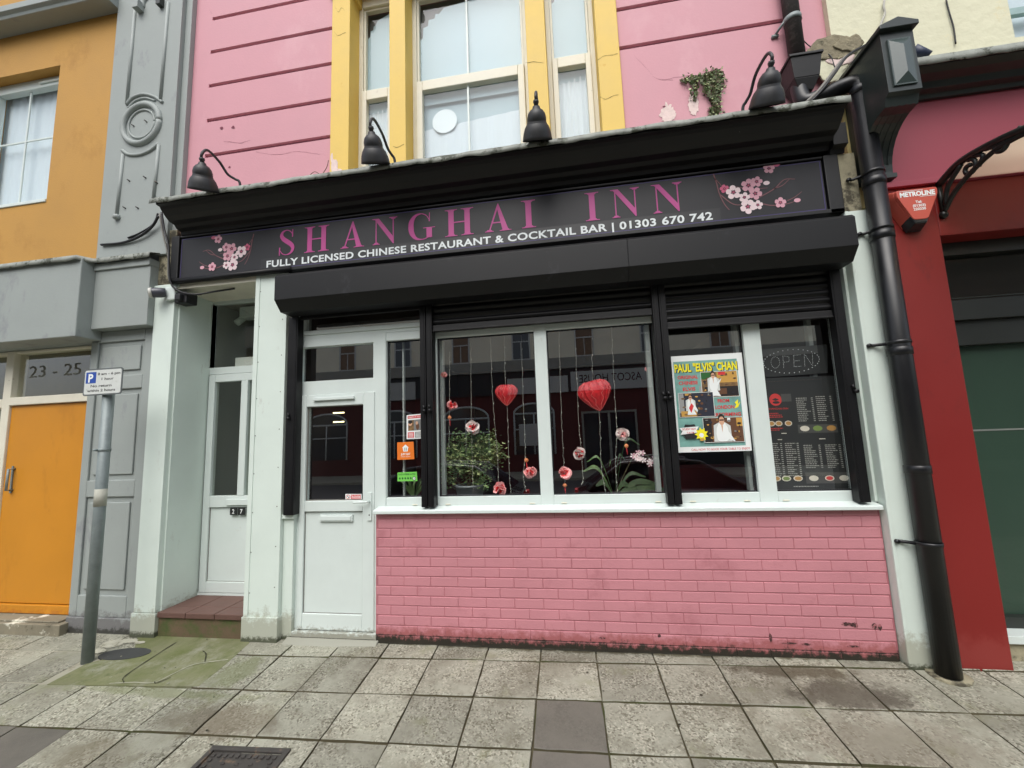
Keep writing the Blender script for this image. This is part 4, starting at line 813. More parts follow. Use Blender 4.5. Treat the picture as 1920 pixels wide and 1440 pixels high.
# ================================================================ PAPERS IN THE WINDOWS
def quadmap(P4):
    """P4 = pixel corners TL TR BR BL and plane Y -> function (u,v in 0..1, v down) giving world x,z"""
    a, b, c, d = [W(*p[:2], P4[4]) for p in P4[:4]]
    def f(u, v): q = a.lerp(b, u).lerp(d.lerp(c, u), v); return q
    return f
def sticker(name, label, P4, Y, cat='sticker', mat='white_print', th=.0015):
    f = quadmap([*P4, Y]); c = f(.5, .5); t = thing(name, label, cat, (c.x, Y, c.z))
    m_ = MB(); A = [f(0, 0), f(1, 0), f(1, 1), f(0, 1)]; m_.hull8([(p.x, Y, p.z) for p in A], [(p.x, Y + th, p.z) for p in A]); part('sheet', m_, mat, t)
    return f, t
class Pr:
    """printing on a sheet: rectangles, polygons and lettering in sheet coordinates"""
    def __init__(s, f, Y): s.f = f; s.Y = Y; s.m = MB(); s.k = 0
    def P(s, u, v): q = s.f(u, v); return (q.x, s.Y - .0006 - .00008 * s.k, q.z)
    def r(s, u0, v0, u1, v1, mat): s.k += 1; s.m.add([s.P(u0, v0), s.P(u1, v0), s.P(u1, v1), s.P(u0, v1)], [(0, 1, 2, 3)], mat)
    def p(s, pts, mat): s.k += 1; s.m.add([s.P(*p) for p in pts], [tuple(range(len(pts)))], mat)
    def e(s, u, v, ru, rv, mat, n=16, jag=0): s.p([(u + ru * math.cos(t) * (1 + jag * (i % 2)), v + rv * math.sin(t) * (1 + jag * (i % 2))) for i, t in enumerate([k * 2 * math.pi / n for k in range(n)])], mat)
    def t(s, body, u0, u1, v1, h, mat, bold=.02):
        s.k += 1; O = Vector(s.P(u0, v1)); ux = Vector(s.P(u1, v1)) - O; L = ux.length; uz = Vector(s.P(u0, v1 - h)) - O; H = uz.length
        text(s.m, body, O, ux.normalized(), uz.normalized(), mat, width=L, height=H, bold=bold)
    def done(s, parent, name='print', label=None): return part(name, s.m, 'white_print', parent, label=label)
flat('suit_shade', S(206, 210, 206), .6)
# --- show poster
Y = .078
f, t = sticker('show_poster', 'large colourful entertainer poster with yellow heading and three photos taped in the right-hand window', [(1257.9, 668.5), (1390.6, 661), (1411, 845), (1272.5, 848.7)], Y, 'poster')
p = Pr(f, Y)
p.r(.025, .06, .92, .945, 'teal_print'); p.r(.36, .33, .44, .56, 'grey_print'); 
p.done(t, 'background')
p = Pr(f, Y - .0008)
p.t('PAUL "ELVIS" CHAN', .045, .925, .175, .085, 'black_print', .05)
p.t('PAUL "ELVIS" CHAN', .035, .915, .170, .085, 'yellow_print', .035)
for s_, a, b, v in (('ORIGINAL', .07, .36, .245), ('CHINESE', .08, .35, .305), ('ELVIS', .13, .31, .370), ('FROM', .60, .76, .505), ('LONDON', .56, .82, .57), ('PERFORMING', .49, .90, .645)): p.t(s_, a, b, v, .036, 'red_print', .03)
p.t('CALL NOW TO BOOK YOUR TABLE TO ENJOY', .18, .97, .985, .022, 'red_print', .0)
p.p([(.83, .51), (.88, .48), (.87, .53), (.91, .50), (.87, .56), (.82, .57), (.85, .53)], 'yellow_print')
p.done(t, 'lettering')
def figure(p, u, v, s, pose=0, vm=9):
    class Q:
        def e(self, a, b, ra, rb, m, n=16, jag=0): real.p([(a + ra * math.cos(t), min(vm, b + rb * math.sin(t))) for t in [k * 2 * math.pi / n for k in range(n)]], m)
        def p(self, pts, m): real.p([(x, min(vm, y)) for x, y in pts], m)
        def r(self, a, b, c, d, m): real.r(a, min(vm, b), c, min(vm, d), m)
    real = p; p = Q()
    p.p([(u - s * 1.2, v - s * .9), (u - s * .4, v - s * 1.2), (u + s * .4, v - s * 1.2), (u + s * 1.2, v - s * .8), (u + s * 1.25, v + s), (u - s * 1.3, v + s * 1.1)], 'suit_shade')
    p.e(u, v - .0, s * .9, s * 1.25, 'white_print', 12); p.p([(u - s * .8, v - s * .2), (u + s * .8, v - s * .3), (u + s * 1.7, v + s * (-.9 if pose else 1.0)), (u + s * 1.5, v + s * (-.5 if pose else 1.4)), (u + s * .6, v + s * .5)], 'white_print')
    p.p([(u - s * .8, v + s), (u + s * .7, v + s), (u + s * 1.3, v + s * 2.4), (u + s * .1, v + s * 1.8), (u - s * 1.0, v + s * 2.4)], 'white_print')
    p.e(u, v - s * 1.55, s * .50, s * .55, 'hair_print', 12); p.e(u, v - s * 1.35, s * .40, s * .46, 'skin_print', 12); p.r(u - s * .32, v - s * 1.5, u + s * .32, v - s * 1.36, 'hair_print')
    p.p([(u - s * .12, v - s * .9), (u + s * .12, v - s * .9), (u, v - s * .1)], 'skin_print')
p = Pr(f, Y - .0016)
def photo(u0, v0, u1, v1, bgm, bits):
    p.r(u0 - .006, v0 - .004, u1 + .006, v1 + .004, 'white_print'); p.r(u0, v0, u1, v1, bgm)
    for b in bits: p.r(*b)
    q = random.Random(int(u0 * 100)); pal = ['brown_print', 'gold_print', 'hair_print', 'room_print', 'navy_print', 'dim_print']
    for _ in range(34):
        a, b_, w_, h_ = q.uniform(u0 + .03, u1 - .03), q.uniform(v0 + .015, v1 - .015), q.uniform(.008, .03), q.uniform(.004, .014); p.e(a, b_, min(w_, a - u0, u1 - a), min(h_, b_ - v0, v1 - b_), q.choice(pal), 7, q.uniform(0, .3) * 0)
photo(.40, .185, .90, .445, 'room_print', [(.62, .19, .90, .30, 'gold_print'), (.40, .19, .56, .26, 'green_dark'), (.44, .34, .90, .44, 'hair_print'), (.64, .19, .74, .22, 'red_print'), (.62, .36, .74, .42, 'brown_print')]); figure(p, .565, .315, .066, 1, .44)
photo(.06, .395, .54, .640, 'navy_print', [(.06, .40, .13, .60, 'grey_print'), (.08, .58, .30, .637, 'gold_print'), (.15, .40, .24, .42, 'gold_print')]); figure(p, .22, .52, .055, 0, .62); p.p([(.19, .55), (.23, .50), (.26, .53), (.22, .60)], 'red_print')
photo(.37, .660, .90, .905, 'brown_print', [(.37, .665, .48, .90, 'hair_print'), (.82, .665, .90, .75, 'gold_print'), (.70, .665, .74, .70, 'white_print')]); figure(p, .62, .82, .095, 0, .90)
p.e(.18, .79, .13, .085, 'black_print', 12, -.18); p.p([(.03, .75), (.30, .74), (.27, .78), (.31, .80), (.04, .82), (.07, .785)], 'white_print'); p.t('SATURDAY NIGHT', .07, .26, .775, .022, 'red_print', .02); p.t('7.30 PM', .13, .23, .81, .018, 'red_print', .02)
p.e(.33, .82, .06, .045, 'yellow_print', 18, .6); p.e(.33, .83, .03, .022, 'white_print'); p.p([(.31, .86), (.36, .86), (.35, .89), (.30, .885)], 'gold_print')
p.done(t, 'photo_prints')
# --- menu board and open sign
Y = .115
f, t = sticker('menu_board', 'tall black takeaway menu sheet with small print and food photos, right-hand window', [(1431, 709), (1565.5, 704.5), (1601, 918), (1452, 919)], Y, 'menu', 'black_print')
p = Pr(f, Y)
flat('menu_ink', S(146, 146, 140), .6); flat('menu_plate', S(196, 190, 176), .6); flat('menu_gold', S(168, 126, 66), .6); flat('menu_green', S(108, 130, 66), .6); flat('menu_red', S(186, 52, 50), .6); flat('menu_band', S(66, 66, 64), .6)
rg = random.Random(4)
def lines(u0, u1, v0, v1, n, mat='menu_ink', price=True):
    if mat in ('grey_print', 'dim_print'): mat = 'menu_ink'
    for i in range(n):
        v = v0 + (v1 - v0) * i / n; e = u0 + (u1 - u0) * rg.uniform(.45, .8); h_ = (v1 - v0) / n * .42
        u = u0
        while u < e: w_ = rg.uniform(.012, .035); p.r(u, v, min(e, u + w_), v + h_, mat); u += w_ + .006; p.k -= 1
        if price: p.r(u1 - .025, v, u1, v + h_, mat); p.k -= 1
p.e(.14, .20, .085, .055, 'menu_red', 24); p.p([(.09, .20), (.14, .185), (.19, .20), (.14, .212)], 'black_print'); p.e(.145, .225, .05, .012, 'black_print'); p.r(.22, .15, .36, .22, 'menu_band'); p.t('SHANGHAI INN', .03, .30, .29, .018, 'menu_red', .0)
lines(.03, .27, .32, .37, 3, 'menu_red', False)
for u in (.03, .13, .26): p.e(u + .02, .415, .05, .024, 'menu_plate'); p.e(u + .02, .415, .036, .017, 'menu_gold')
lines(.03, .27, .455, .485, 2, 'menu_red', False); p.r(.17, .50, .24, .507, 'menu_plate')
lines(.42, .65, .19, .41, 13); lines(.69, .90, .18, .41, 13)
p.r(.40, .43, .92, .505, 'menu_band')
for u, m_ in ((.49, 'menu_plate'), (.66, 'menu_green'), (.84, 'menu_gold')): p.e(u, .465, .062, .024, m_)
p.r(.11, .555, .17, .562, 'menu_plate'); p.r(.66, .555, .74, .562, 'menu_plate')
lines(.02, .16, .59, .89, 17, 'dim_print'); lines(.20, .38, .59, .89, 17, 'grey_print'); lines(.44, .66, .61, .82, 13, 'grey_print'); lines(.72, .92, .61, .82, 13, 'grey_print')
p.r(.42, .85, .96, .945, 'menu_band')
for u, m_ in ((.04, 'menu_gold'), (.17, 'menu_green'), (.32, 'menu_gold'), (.52, 'menu_plate'), (.72, 'menu_red'), (.90, 'menu_plate')): p.e(u, .90, .06, .024, 'menu_plate'); p.e(u, .90, .045, .017, m_)
lines(.25, .90, .965, .985, 1, 'grey_print', False)
p.done(t, 'menu_print')
Y = .13
f, t = sticker('open_sign', 'unlit black LED dot sign reading OPEN above the menu board', [(1424.4, 655.5), (1550.7, 645.5), (1552, 699), (1429, 708)], Y, 'sign', 'black_print', .02)
p = Pr(f, Y)
def dot(u, v, r=.0068): p.e(u, v, r, r * 2.2, 'white_print', 6); p.k -= 1
for k in range(34): a = k * 2 * math.pi / 34; dot(.46 + .42 * math.cos(a), .5 + .41 * math.sin(a))
def dl_(pts, n):
    for i in range(n): t_ = i / (n - 1) * (len(pts) - 1); k = min(int(t_), len(pts) - 2); q = t_ - k; dot(pts[k][0] + (pts[k + 1][0] - pts[k][0]) * q, pts[k][1] + (pts[k + 1][1] - pts[k][1]) * q, .0045)
for k in range(18): a = k * 2 * math.pi / 18; dot(.22 + .065 * math.cos(a), .5 + .2 * math.sin(a), .0045)
dl_([(.34, .7), (.34, .3)], 9); dl_([(.36, .3), (.43, .33), (.43, .5), (.36, .52)], 9); dl_([(.50, .7), (.50, .3)], 9); dl_([(.52, .3), (.60, .3)], 5); dl_([(.52, .5), (.58, .5)], 4); dl_([(.52, .7), (.60, .7)], 5)
dl_([(.66, .7), (.66, .3)], 9); dl_([(.68, .34), (.76, .66)], 7); dl_([(.78, .7), (.78, .3)], 9)
p.done(t, 'led_dots')
# --- small stickers
Y = .08
f, t = sticker('flyer', 'red and white printed flyer with a photo, stuck beside the guide rail', [(762.3, 778.5), (792.8, 775.3), (794.6, 822), (762.3, 823.6)], Y)
p = Pr(f, Y); p.r(.07, .05, .93, .16, 'red_print'); p.t('ENJOY IT HOT', .12, .88, .135, .06, 'white_print', .02); p.r(.10, .22, .44, .66, 'room_print'); p.e(.22, .36, .12, .10, 'skin_print'); p.e(.22, .30, .12, .07, 'hair_print', 12, .2); p.r(.44, .22, .86, .66, 'dim_print'); p.e(.66, .50, .10, .14, 'brown_print'); p.e(.62, .36, .07, .07, 'skin_print'); p.r(.08, .72, .44, .95, 'red_print'); p.r(.50, .72, .92, .95, 'dim_print')
for i in range(4): p.r(.12, .755 + i * .05, .40, .775 + i * .05, 'white_print'); p.r(.54, .755 + i * .05, .88, .775 + i * .05, 'white_print')
p.done(t)
f, t = sticker('food_delivery_sticker', 'square orange sticker with a white house symbol on the narrow pane', [(744.6, 829.6), (775.3, 828), (776.8, 861), (745, 862.3)], Y, mat='orange_print')
p = Pr(f, Y); p.p([(.5, .14), (.70, .32), (.66, .34), (.63, .54), (.37, .54), (.34, .34), (.30, .32)], 'white_print'); p.r(.44, .32, .48, .50, 'dim_print'); p.r(.53, .32, .57, .50, 'dim_print'); p.t('JUST EAT', .22, .78, .74, .11, 'white_print', .03); p.t('ORDER ONLINE', .22, .78, .86, .05, 'white_print', 0); p.done(t)
f, t = sticker('hygiene_rating_sticker', 'green food hygiene rating sticker under the orange one', [(745.3, 886), (781.3, 884.5), (782.6, 902), (745.3, 902.5)], Y, mat='green_print')
p = Pr(f, Y); p.t('FOOD HYGIENE RATING', .05, .92, .32, .18, 'green_dark', .02)
for k in range(5): p.e(.12 + k * .14, .68, .045, .12, 'green_dark')
p.e(.85, .72, .085, .24, 'green_dark'); p.e(.85, .72, .06, .17, 'white_print'); p.t('5', .82, .88, .82, .2, 'green_dark', .03); p.done(t)
Y = .064
f, t = sticker('door_notice', 'small red and white no smoking notice at the foot of the door glass', [(647.5, 926.2), (678, 926.2), (678, 937), (647.5, 937)], Y)
p = Pr(f, Y); p.r(.34, .12, .95, .88, 'red_print'); p.t('No Smoking', .38, .92, .48, .26, 'white_print', .03); p.r(.38, .62, .92, .74, 'white_print'); p.e(.17, .5, .13, .38, 'red_print'); p.e(.17, .5, .10, .29, 'white_print'); p.p([(.10, .34), (.13, .28), (.25, .66), (.22, .72)], 'black_print'); p.done(t)

# ================================================================ WINDOW DECORATIONS
HY = .17
def heart(label, px, py, wpx, hpx, tilt):
    c = W(px, py, HY); e = W(px + wpx / 2, py, HY).x - c.x; hh_ = (W(px, py - hpx / 2, HY).z - c.z)
    t = thing('paper_heart', label, 'heart decoration', (c.x, HY, c.z), 'red honeycomb paper hearts')
    m_ = MB(); Mr = Matrix.Rotation(tilt, 4, 'Y') @ Matrix.Diagonal((1, .55, 1, 1))
    prof = [(0, .80), (.28, .98), (.55, 1.0), (.82, .84), (.98, .55), (1.0, .30), (.92, .05), (.72, -.28), (.46, -.62), (.2, -.9), (.03, -1.0), (0, -1.02)]
    vs_ = [(r * e, z * hh_) for r, z in prof]
    m_.lathe(vs_, (c.x, HY, c.z), 32, None, Mr, False, .05); part('honeycomb_body', m_, 'honeycomb', t)
    m_ = MB()
    for k in range(9):                                        # glued ribs, coloured as the pink highlights on the honeycomb
        a = math.pi * 2 * k / 9 + .2; P = []
        for i in range(12):
            q = prof[i]; a2 = a + .22 * (i % 2); P.append(Vector((c.x, HY, c.z)) + (Mr @ Vector((q[0] * e * 1.03 * math.cos(a2), q[0] * e * 1.03 * math.sin(a2), q[1] * hh_))))
        m_.tube(P, .0022, 5)
    part('paper_ribs', m_, 'paper_rib', t)
M('honeycomb', S(186, 26, 36), .5, .3, 30, .5, 120, .004); M('paper_rib', S(218, 110, 106), .5, .1, 20, 0)
heart('smaller red paper heart hanging in the left half of the main window', 949.6, 741, 41, 38, 0)
heart('largest red paper heart hanging in the right half of the main window', 1117, 742, 62, 56, math.radians(-12))
def pompom(label, px, py, wpx, core, tip, bead=None, half=False):
    c = W(px, py, HY); r = (W(px + wpx / 2, py, HY).x - c.x); t = thing('paper_flower', label, 'paper flower', (c.x, HY, c.z), 'red and white paper flowers on the light strings')
    rg = random.Random(int(px)); a_ = MB(); b_ = MB()
    for k in range(26):
        th = rg.uniform(0, 2 * math.pi); ph = math.acos(rg.uniform(-.85, .95)); d_ = Vector((math.sin(ph) * math.cos(th), math.sin(ph) * math.sin(th) * .8, math.cos(ph)))
        u = d_.cross(Vector((rg.uniform(-1, 1), rg.uniform(-1, 1), rg.uniform(-1, 1)))).normalized(); v = d_.cross(u); o = Vector((c.x, HY, c.z)) + d_ * r * rg.uniform(.12, .3)
        s_ = r * rg.uniform(.5, .72); n = 6; inner = []; mid = []; outer = []
        for i in range(n + 1):
            q = -1 + 2 * i / n; f1 = math.cos(q * 1.1)
            inner.append(o + u * q * s_ * .3); mid.append(o + u * q * s_ * .75 + d_ * s_ * .45 * f1 + v * s_ * .22 * f1); outer.append(o + u * q * s_ * .85 + d_ * s_ * .95 * f1 + v * s_ * (.10 + .05 * (i % 2)))
        a_.add(inner + mid, [(i, i + 1, n + 2 + i, n + 1 + i) for i in range(n)], None, True); b_.add(mid + outer, [(i, i + 1, n + 2 + i, n + 1 + i) for i in range(n)], None, True)
    part('petal_bases', a_, core, t); part('petal_tips', b_, tip, t)
    if bead:
        q = W(px + bead[0], py + bead[1], HY); m_ = MB(); m_.lathe([(0, .018), (.012, .013), (.018, 0), (.012, -.013), (0, -.018)], (q.x, HY, q.z), 10, 'paper_orange'); m_.tube([(q.x, HY, q.z - .015), (q.x + .004, HY, q.z - .07)], .003, 6, 'paper_red'); part('bead_tassel', m_, 'paper_orange', t)
pompom('half hidden red paper flower at the left edge of the main window', 849, 760, 24, 'paper_red', 'paper_pink', (-6, 23))
pompom('white tipped paper flower just above the leafy bush', 885, 802, 32, 'paper_red', 'paper_white')
pompom('pink paper flower lowest in the left half, resting at the sill', 937, 916.5, 32, 'paper_red', 'paper_pink')
pompom('red and pink paper flower beside the white mullion with bead above it', 994, 886, 30, 'paper_red', 'paper_pink', (-7, -23))
pompom('pink and white paper flower just right of the mullion near the sill', 1059, 888, 32, 'paper_red', 'paper_pink', (0, 22))
pompom('deepest red paper flower below and left of the largest heart', 1087.5, 849, 32, 'paper_red', 'paper_white')
pompom('palest paper flower with a pink bead, right of the largest heart', 1167.5, 815, 32, 'paper_pink', 'paper_white', (7, 21))
pompom('pale peach paper flower tucked at the top left pane edge', 832, 703, 16, 'paper_orange', 'paper_pink')
pompom('pale peach paper flower tucked at the top right pane edge', 1215, 692, 16, 'paper_orange', 'paper_pink')
# strings of wire lights
STR = [[(162, 300), (162, 640), (158, 1000)], [(313, 240), (318, 790), (330, 1310)], [(452, 200), (470, 640), (500, 1010), (510, 1240)], [(550, 190), (560, 550), (572, 700), (588, 1180), (600, 1305)], [(672, 185), (685, 640), (700, 1000), (686, 1180), (705, 1300)],
       [(938, 140), (955, 700), (975, 1110), (985, 1300)], [(1052, 130), (1080, 800), (1095, 960), (1110, 1190), (1100, 1245)], [(1172, 120), (1182, 510), (1225, 730), (1240, 1100), (1270, 1300)], [(1312, 110), (1335, 600), (1350, 850), (1342, 1100), (1355, 1300)]]
desc = ['leftmost light string, hanging at the left pane edge', 'light string passing the white tipped flower above the bush', 'light string between the bush flower and the smaller heart', 'light string running down through the smaller heart', 'light string just left of the white mullion', 'first light string right of the white mullion', 'light string holding the deepest red flower', 'light string running down through the largest heart', 'rightmost light string, beside the palest flower']
for i, P in enumerate(STR):
    pts = [W(800 + x / 3.789, 580 + y / 3.789, HY + .012) for x, y in P]; cp = cat_path(pts, 14); m_ = MB()
    cp = [p + Vector((noise.noise(Vector((j * .7, i, 0))) * .008, 0, 0)) for j, p in enumerate(cp)]
    m_.tube(cp, .0015, 5)
    for j in range(3, len(cp), 4): m_.lathe([(0, .008), (.0035, .003), (.0035, -.003), (0, -.008)], cp[j] + Vector((.003, 0, 0)), 6)
    c = cp[0]; setp(part('string_lights', m_, 'wire_white', None, loc=tuple(c)), 'thin white ' + desc[i], 'string lights', 'strings of wire lights in the main window')

# ================================================================ PLANTS
def leafcloud(m_, n, cfun, size, rg, flatz=.5, lm='leaf_light'):
    for _ in range(n):
        c = cfun(); d_ = Vector((rg.gauss(0, 1), rg.gauss(0, 1), rg.gauss(0, flatz))).normalized(); u = d_.cross(Vector((rg.gauss(0, .4), rg.gauss(0, .4), 1))).normalized(); s_ = size * rg.uniform(.6, 1.25); k = d_.cross(u) * s_ * .12
        m_.add([c, c + d_ * s_ * .45 + u * s_ * .3 + k, c + d_ * s_, c + d_ * s_ * .45 - u * s_ * .3 + k], [(0, 1, 2, 3)], lm if rg.random() < .35 else None)
PY = .29
c = W(880, 868, PY); r0 = W(938, 868, PY).x - c.x; pt_ = W(875, 930, PY)
t = thing('potted_bush', 'bushy small leaved plant in a grey pot at the left of the main window', 'plant', (c.x, PY, .99)); rg = random.Random(11)
cl = [(max(-.9, min(.9, rg.gauss(0, .42))) * r0, rg.gauss(0, .25) * r0, max(-.75, min(.95, rg.gauss(.1, .42))) * r0 * .9) for _ in range(46)]
def cf(): q = rg.choice(cl); return Vector((c.x + q[0] + rg.gauss(0, .035), PY + q[1] * .6 + rg.gauss(0, .05) , c.z + q[2] - .0 + rg.gauss(0, .035)))
m_ = MB(); leafcloud(m_, 3200, cf, .040, rg); part('foliage', m_, 'leaf', t)
m_ = MB()
for q in cl[:14]: m_.tube(cat_path([(c.x + .0, PY, 1.14), (c.x + q[0] * .5, PY + q[1] * .3, (1.14 + c.z + q[2]) / 2), (c.x + q[0], PY + q[1] * .6, c.z + q[2])], 4), .004, 5)
part('stems', m_, 'stem', t)
m_ = MB(); m_.lathe([(0, .99), (.095, .99), (.125, 1.16), (.135, 1.165), (.135, 1.18), (.12, 1.18), (.11, 1.15), (0, 1.15)], (c.x, PY, 0), 28); part('pot', m_, 'pot_grey', t)
# small sidelight plant
q0 = W(776, 924, .28); t = thing('small_potted_plant', 'little long leaved plant in a white pot behind the green sticker', 'plant', (q0.x, .28, .99)); rg = random.Random(5)
m_ = MB()
for k in range(15):
    a = rg.uniform(-1.2, 1.5); ln = rg.uniform(.12, .27); z0_ = 1.06; P = [Vector((q0.x, .28, z0_)), Vector((q0.x + math.sin(a) * ln * .5, .28 + rg.uniform(-.03, .03), z0_ + ln * .6)), Vector((q0.x + math.sin(a) * ln * .9, .28 + rg.uniform(-.05, .05), z0_ + ln * (.9 - abs(a) * .35)))]
    P = cat_path(P, 4); wd = .011; n = len(P); m_.add([p + Vector((wd * math.sin(math.pi * (i + .5) / n), 0, 0)) for i, p in enumerate(P)] + [p - Vector((wd * math.sin(math.pi * (i + .5) / n), 0, 0)) for i, p in enumerate(P)], [(i, i + 1, n + i + 1, n + i) for i in range(n - 1)], rg.choice([None, 'orchid_leaf']))
part('leaves', m_, 'leaf', t)
m_ = MB(); m_.box(q0.x - .055, q0.x + .055, .23, .33, .991, 1.055); part('pot', m_, 'pot_white', t, bevel=.008)
# orchid
q0 = W(1152, 928, .32); t = thing('orchid', 'orchid with strap leaves and pale pink blooms at the right of the main window', 'plant', (q0.x, .32, .99)); rg = random.Random(8)
m_ = MB()
for k, (du, dv, wd) in enumerate(((-60, -40, .02), (-35, -14, .03), (30, -12, .03), (58, -30, .018), (-10, -50, .02), (85, -16, .028), (105, -5, .03), (20, -62, .014), (-52, -58, .012), (62, -2, .03), (48, -90, .012))):
    e = W(1152 + du, 924 + dv, .32); P = cat_path([Vector((q0.x, .32, 1.05)), Vector(((q0.x + e.x) / 2, .30, max(e.z, 1.1) + .03)), Vector((e.x, .31, e.z))], 5); n = len(P)
    m_.add([p + Vector((0, .004, .7 * wd * math.sin(math.pi * (i + .7) / (n + .6)))) for i, p in enumerate(P)] + [p - Vector((0, .004, wd * math.sin(math.pi * (i + .7) / (n + .6)))) for i, p in enumerate(P)], [(i, i + 1, n + i + 1, n + i) for i in range(n - 1)], 'leaf' if k % 4 == 0 else None, True)
part('leaves', m_, 'orchid_leaf', t)
m_ = MB(); m_.lathe([(0, .99), (.05, .99), (.065, 1.07), (.055, 1.07), (0, 1.05)], (q0.x, .32, 0), 20); part('pot', m_, 'interior_dark', t)
m_ = MB(); sp = cat_path([Vector((q0.x, .32, 1.06)), W(1180, 870, .3), W(1196, 850, .28), W(1215, 856, .26), W(1232, 876, .25)], 6); m_.tube(sp, .003, 5); part('flower_stem', m_, 'stem', t)
m_ = MB()
for k in range(15):
    px_, py_ = rg.uniform(1186, 1232), rg.uniform(848, 882)
    if py_ > 856 + (px_ - 1190) * .6: py_ = 856 + (px_ - 1190) * .5
    q = W(px_, py_, .25 + rg.uniform(-.02, .02)); rt = rg.random() * 6
    for a in range(5):
        an = rt + a * 1.257; m_.add([q, q + Vector((math.cos(an - .45) * .018, -.004, math.sin(an - .45) * .018)), q + Vector((math.cos(an) * .027, -.002, math.sin(an) * .027)), q + Vector((math.cos(an + .45) * .018, -.004, math.sin(an + .45) * .018))], [(0, 1, 2, 3)], rg.choice(['petal_white', 'petal_pink', 'petal_white']))
part('blooms', m_, 'petal_white', t)
# ivy on the pink wall
t = thing('wall_ivy', 'patch of ivy creeping on the pink wall above the cornice', 'ivy', (W(1335, 180, YU).x, YU, 3.95)); rg = random.Random(21); m_ = MB(); s_ = MB()
def ivy(px_, py_, n, r_):
    for _ in range(n):
        q = W(px_ + rg.gauss(0, r_), py_ + rg.gauss(0, r_ * .9), YU - abs(rg.gauss(.015, .018))); d_ = Vector((rg.gauss(0, 1), -abs(rg.gauss(0, .5)), rg.gauss(-.4, 1))).normalized(); u = d_.cross(Vector((0, 1, rg.gauss(0, .5)))).normalized(); z_ = rg.uniform(.014, .028)
        m_.add([q, q + d_ * z_ * .4 + u * z_ * .5, q + d_ * z_, q + d_ * z_ * .4 - u * z_ * .5], [(0, 1, 2, 3)], rg.choice([None, None, 'leaf', 'leaf_light']) if rg.random() < .8 else 'stem')
for py_ in range(138, 226, 3): ivy(1340 + (4 if py_ < 170 else 1), py_, 40 if py_ < 170 else 26, 6.5 if py_ < 160 else 4.6)
for px_ in range(1282, 1340, 4): ivy(px_, 150 - (px_ - 1282) * .10 + rg.uniform(-3, 3), 12 + (px_ - 1282) // 4, 3 + (px_ - 1282) * .05)
for py_ in range(155, 186, 4): ivy(1302 + rg.uniform(-3, 3), py_, 8, 2.8)
for py_ in range(150, 176, 4): ivy(1325, py_, 16, 4)
part('leaves', m_, 'ivy_leaf', t)
for P in (((1340, 228), (1342, 190), (1338, 140)), ((1338, 150), (1310, 148), (1276, 152)), ((1306, 150), (1302, 170), (1300, 188))): s_.tube(cat_path([W(*p, YU - .008) for p in P], 5), .005, 5)
part('stems', s_, 'stem', t)
tw = MB()
for P in (((578, 332), (590, 322), (604, 330)), ((600, 332), (612, 315), (616, 300)), ((1560, 420), (1560, 420), (1560, 420))): 
    if P[0][0] < 700: tw.tube(cat_path([W(*p, -.1) for p in P], 4), .003, 5)
setp(part('dry_twig', tw, 'stem', None, loc=tuple(W(590, 330, -.1))), 'thin dry twig lying on the lead flashing by the first yellow pilaster', 'twig')

# ================================================================ RAINWATER PIPES
PX, PYY = 3.912, -.135
t = thing('drainpipe', 'thick black drainpipe running down the white pilaster to the pavement', 'drainpipe', (PX, PYY, 0))
m_ = MB(); topz = W(1608, 168, PYY).z
m_.tube([(PX, PYY, gz(PX, PYY) + .01), (PX, PYY, topz - .05)], .066, 24); 
hop = W(1508, 178, -.05)
P = cat_path([(PX, PYY, topz - .10), (PX, PYY, topz + .0), (PX - .03, PYY + .01, topz + .06), (PX - .12, PYY + .03, topz + .055), tuple(W(1532, 184, -.10)), tuple(W(1508, 190, -.08)), tuple(W(1498, 168, -.06)), tuple(W(1497, 150, -.05))], 7); m_.tube(P, .056, 20)
part('pipe', m_, 'pipe_black', t)
for zc_ in (topz - .02, W(1632, 445, PYY).z, W(1618, 345, PYY).z, W(1710, 880, PYY).z, W(1670, 660, PYY).z):
    m_ = MB(); m_.lathe([(.0665, -.028), (.071, -.026), (.071, .024), (.0665, .028)], (PX, PYY, zc_), 24); part('pipe_collar', m_, 'pipe_black', t)
for zc_, dx_ in ((W(1640, 648, -.07).z, .15), (W(1695, 1014, -.07).z, .15), (W(1618, 440, -.07).z, .11), (W(1603, 338, -.07).z, .13)):
    m_ = MB(); m_.lathe([(.067, -.012), (.071, -.011), (.071, .011), (.067, .012)], (PX, PYY, zc_), 24); m_.tube([(PX - .06, PYY + .01, zc_ - .003), (PX - dx_ + .03, -.082, zc_ + .0), (PX - dx_, -.078, zc_ + .001)], .011, 8); m_.tube([(PX - dx_, -.095, zc_), (PX - dx_, -.074, zc_)], .014, 8); part('pipe_bracket', m_, 'pipe_black', t)
m_ = MB(); n = 20; m_.lathe([(.064, 0), (.11, .004), (.10, -.02)], (PX, PYY, gz(PX, PYY) + .004), n, 'old_stone'); part('mortar_collar', m_, 'old_stone', t)
t = thing('rainwater_hopper', 'black rainwater hopper box with its downpipe above the right lamp', 'hopper', tuple(W(1505, 130, -.02)))
h0 = W(1520, 103, -.16); h1 = W(1522, 145, -.16); A = W(1482, 106, -.15).x; B = W(1541, 99, -.15).x; zt_ = W(1512, 103, -.15).z; zb = W(1515, 139, -.15).z - .03
m_ = MB(); m_.hull8([(A - .0, -.15, zt_), (B, -.15, zt_), (B, .04, zt_), (A, .04, zt_)], [(A + .02, -.13, zb + .03), (B - .02, -.13, zb + .03), (B - .02, .04, zb + .03), (A + .02, .04, zb + .03)]); m_.box(A - .01, B + .01, -.16, .045, zt_ + .001, zt_ + .022)
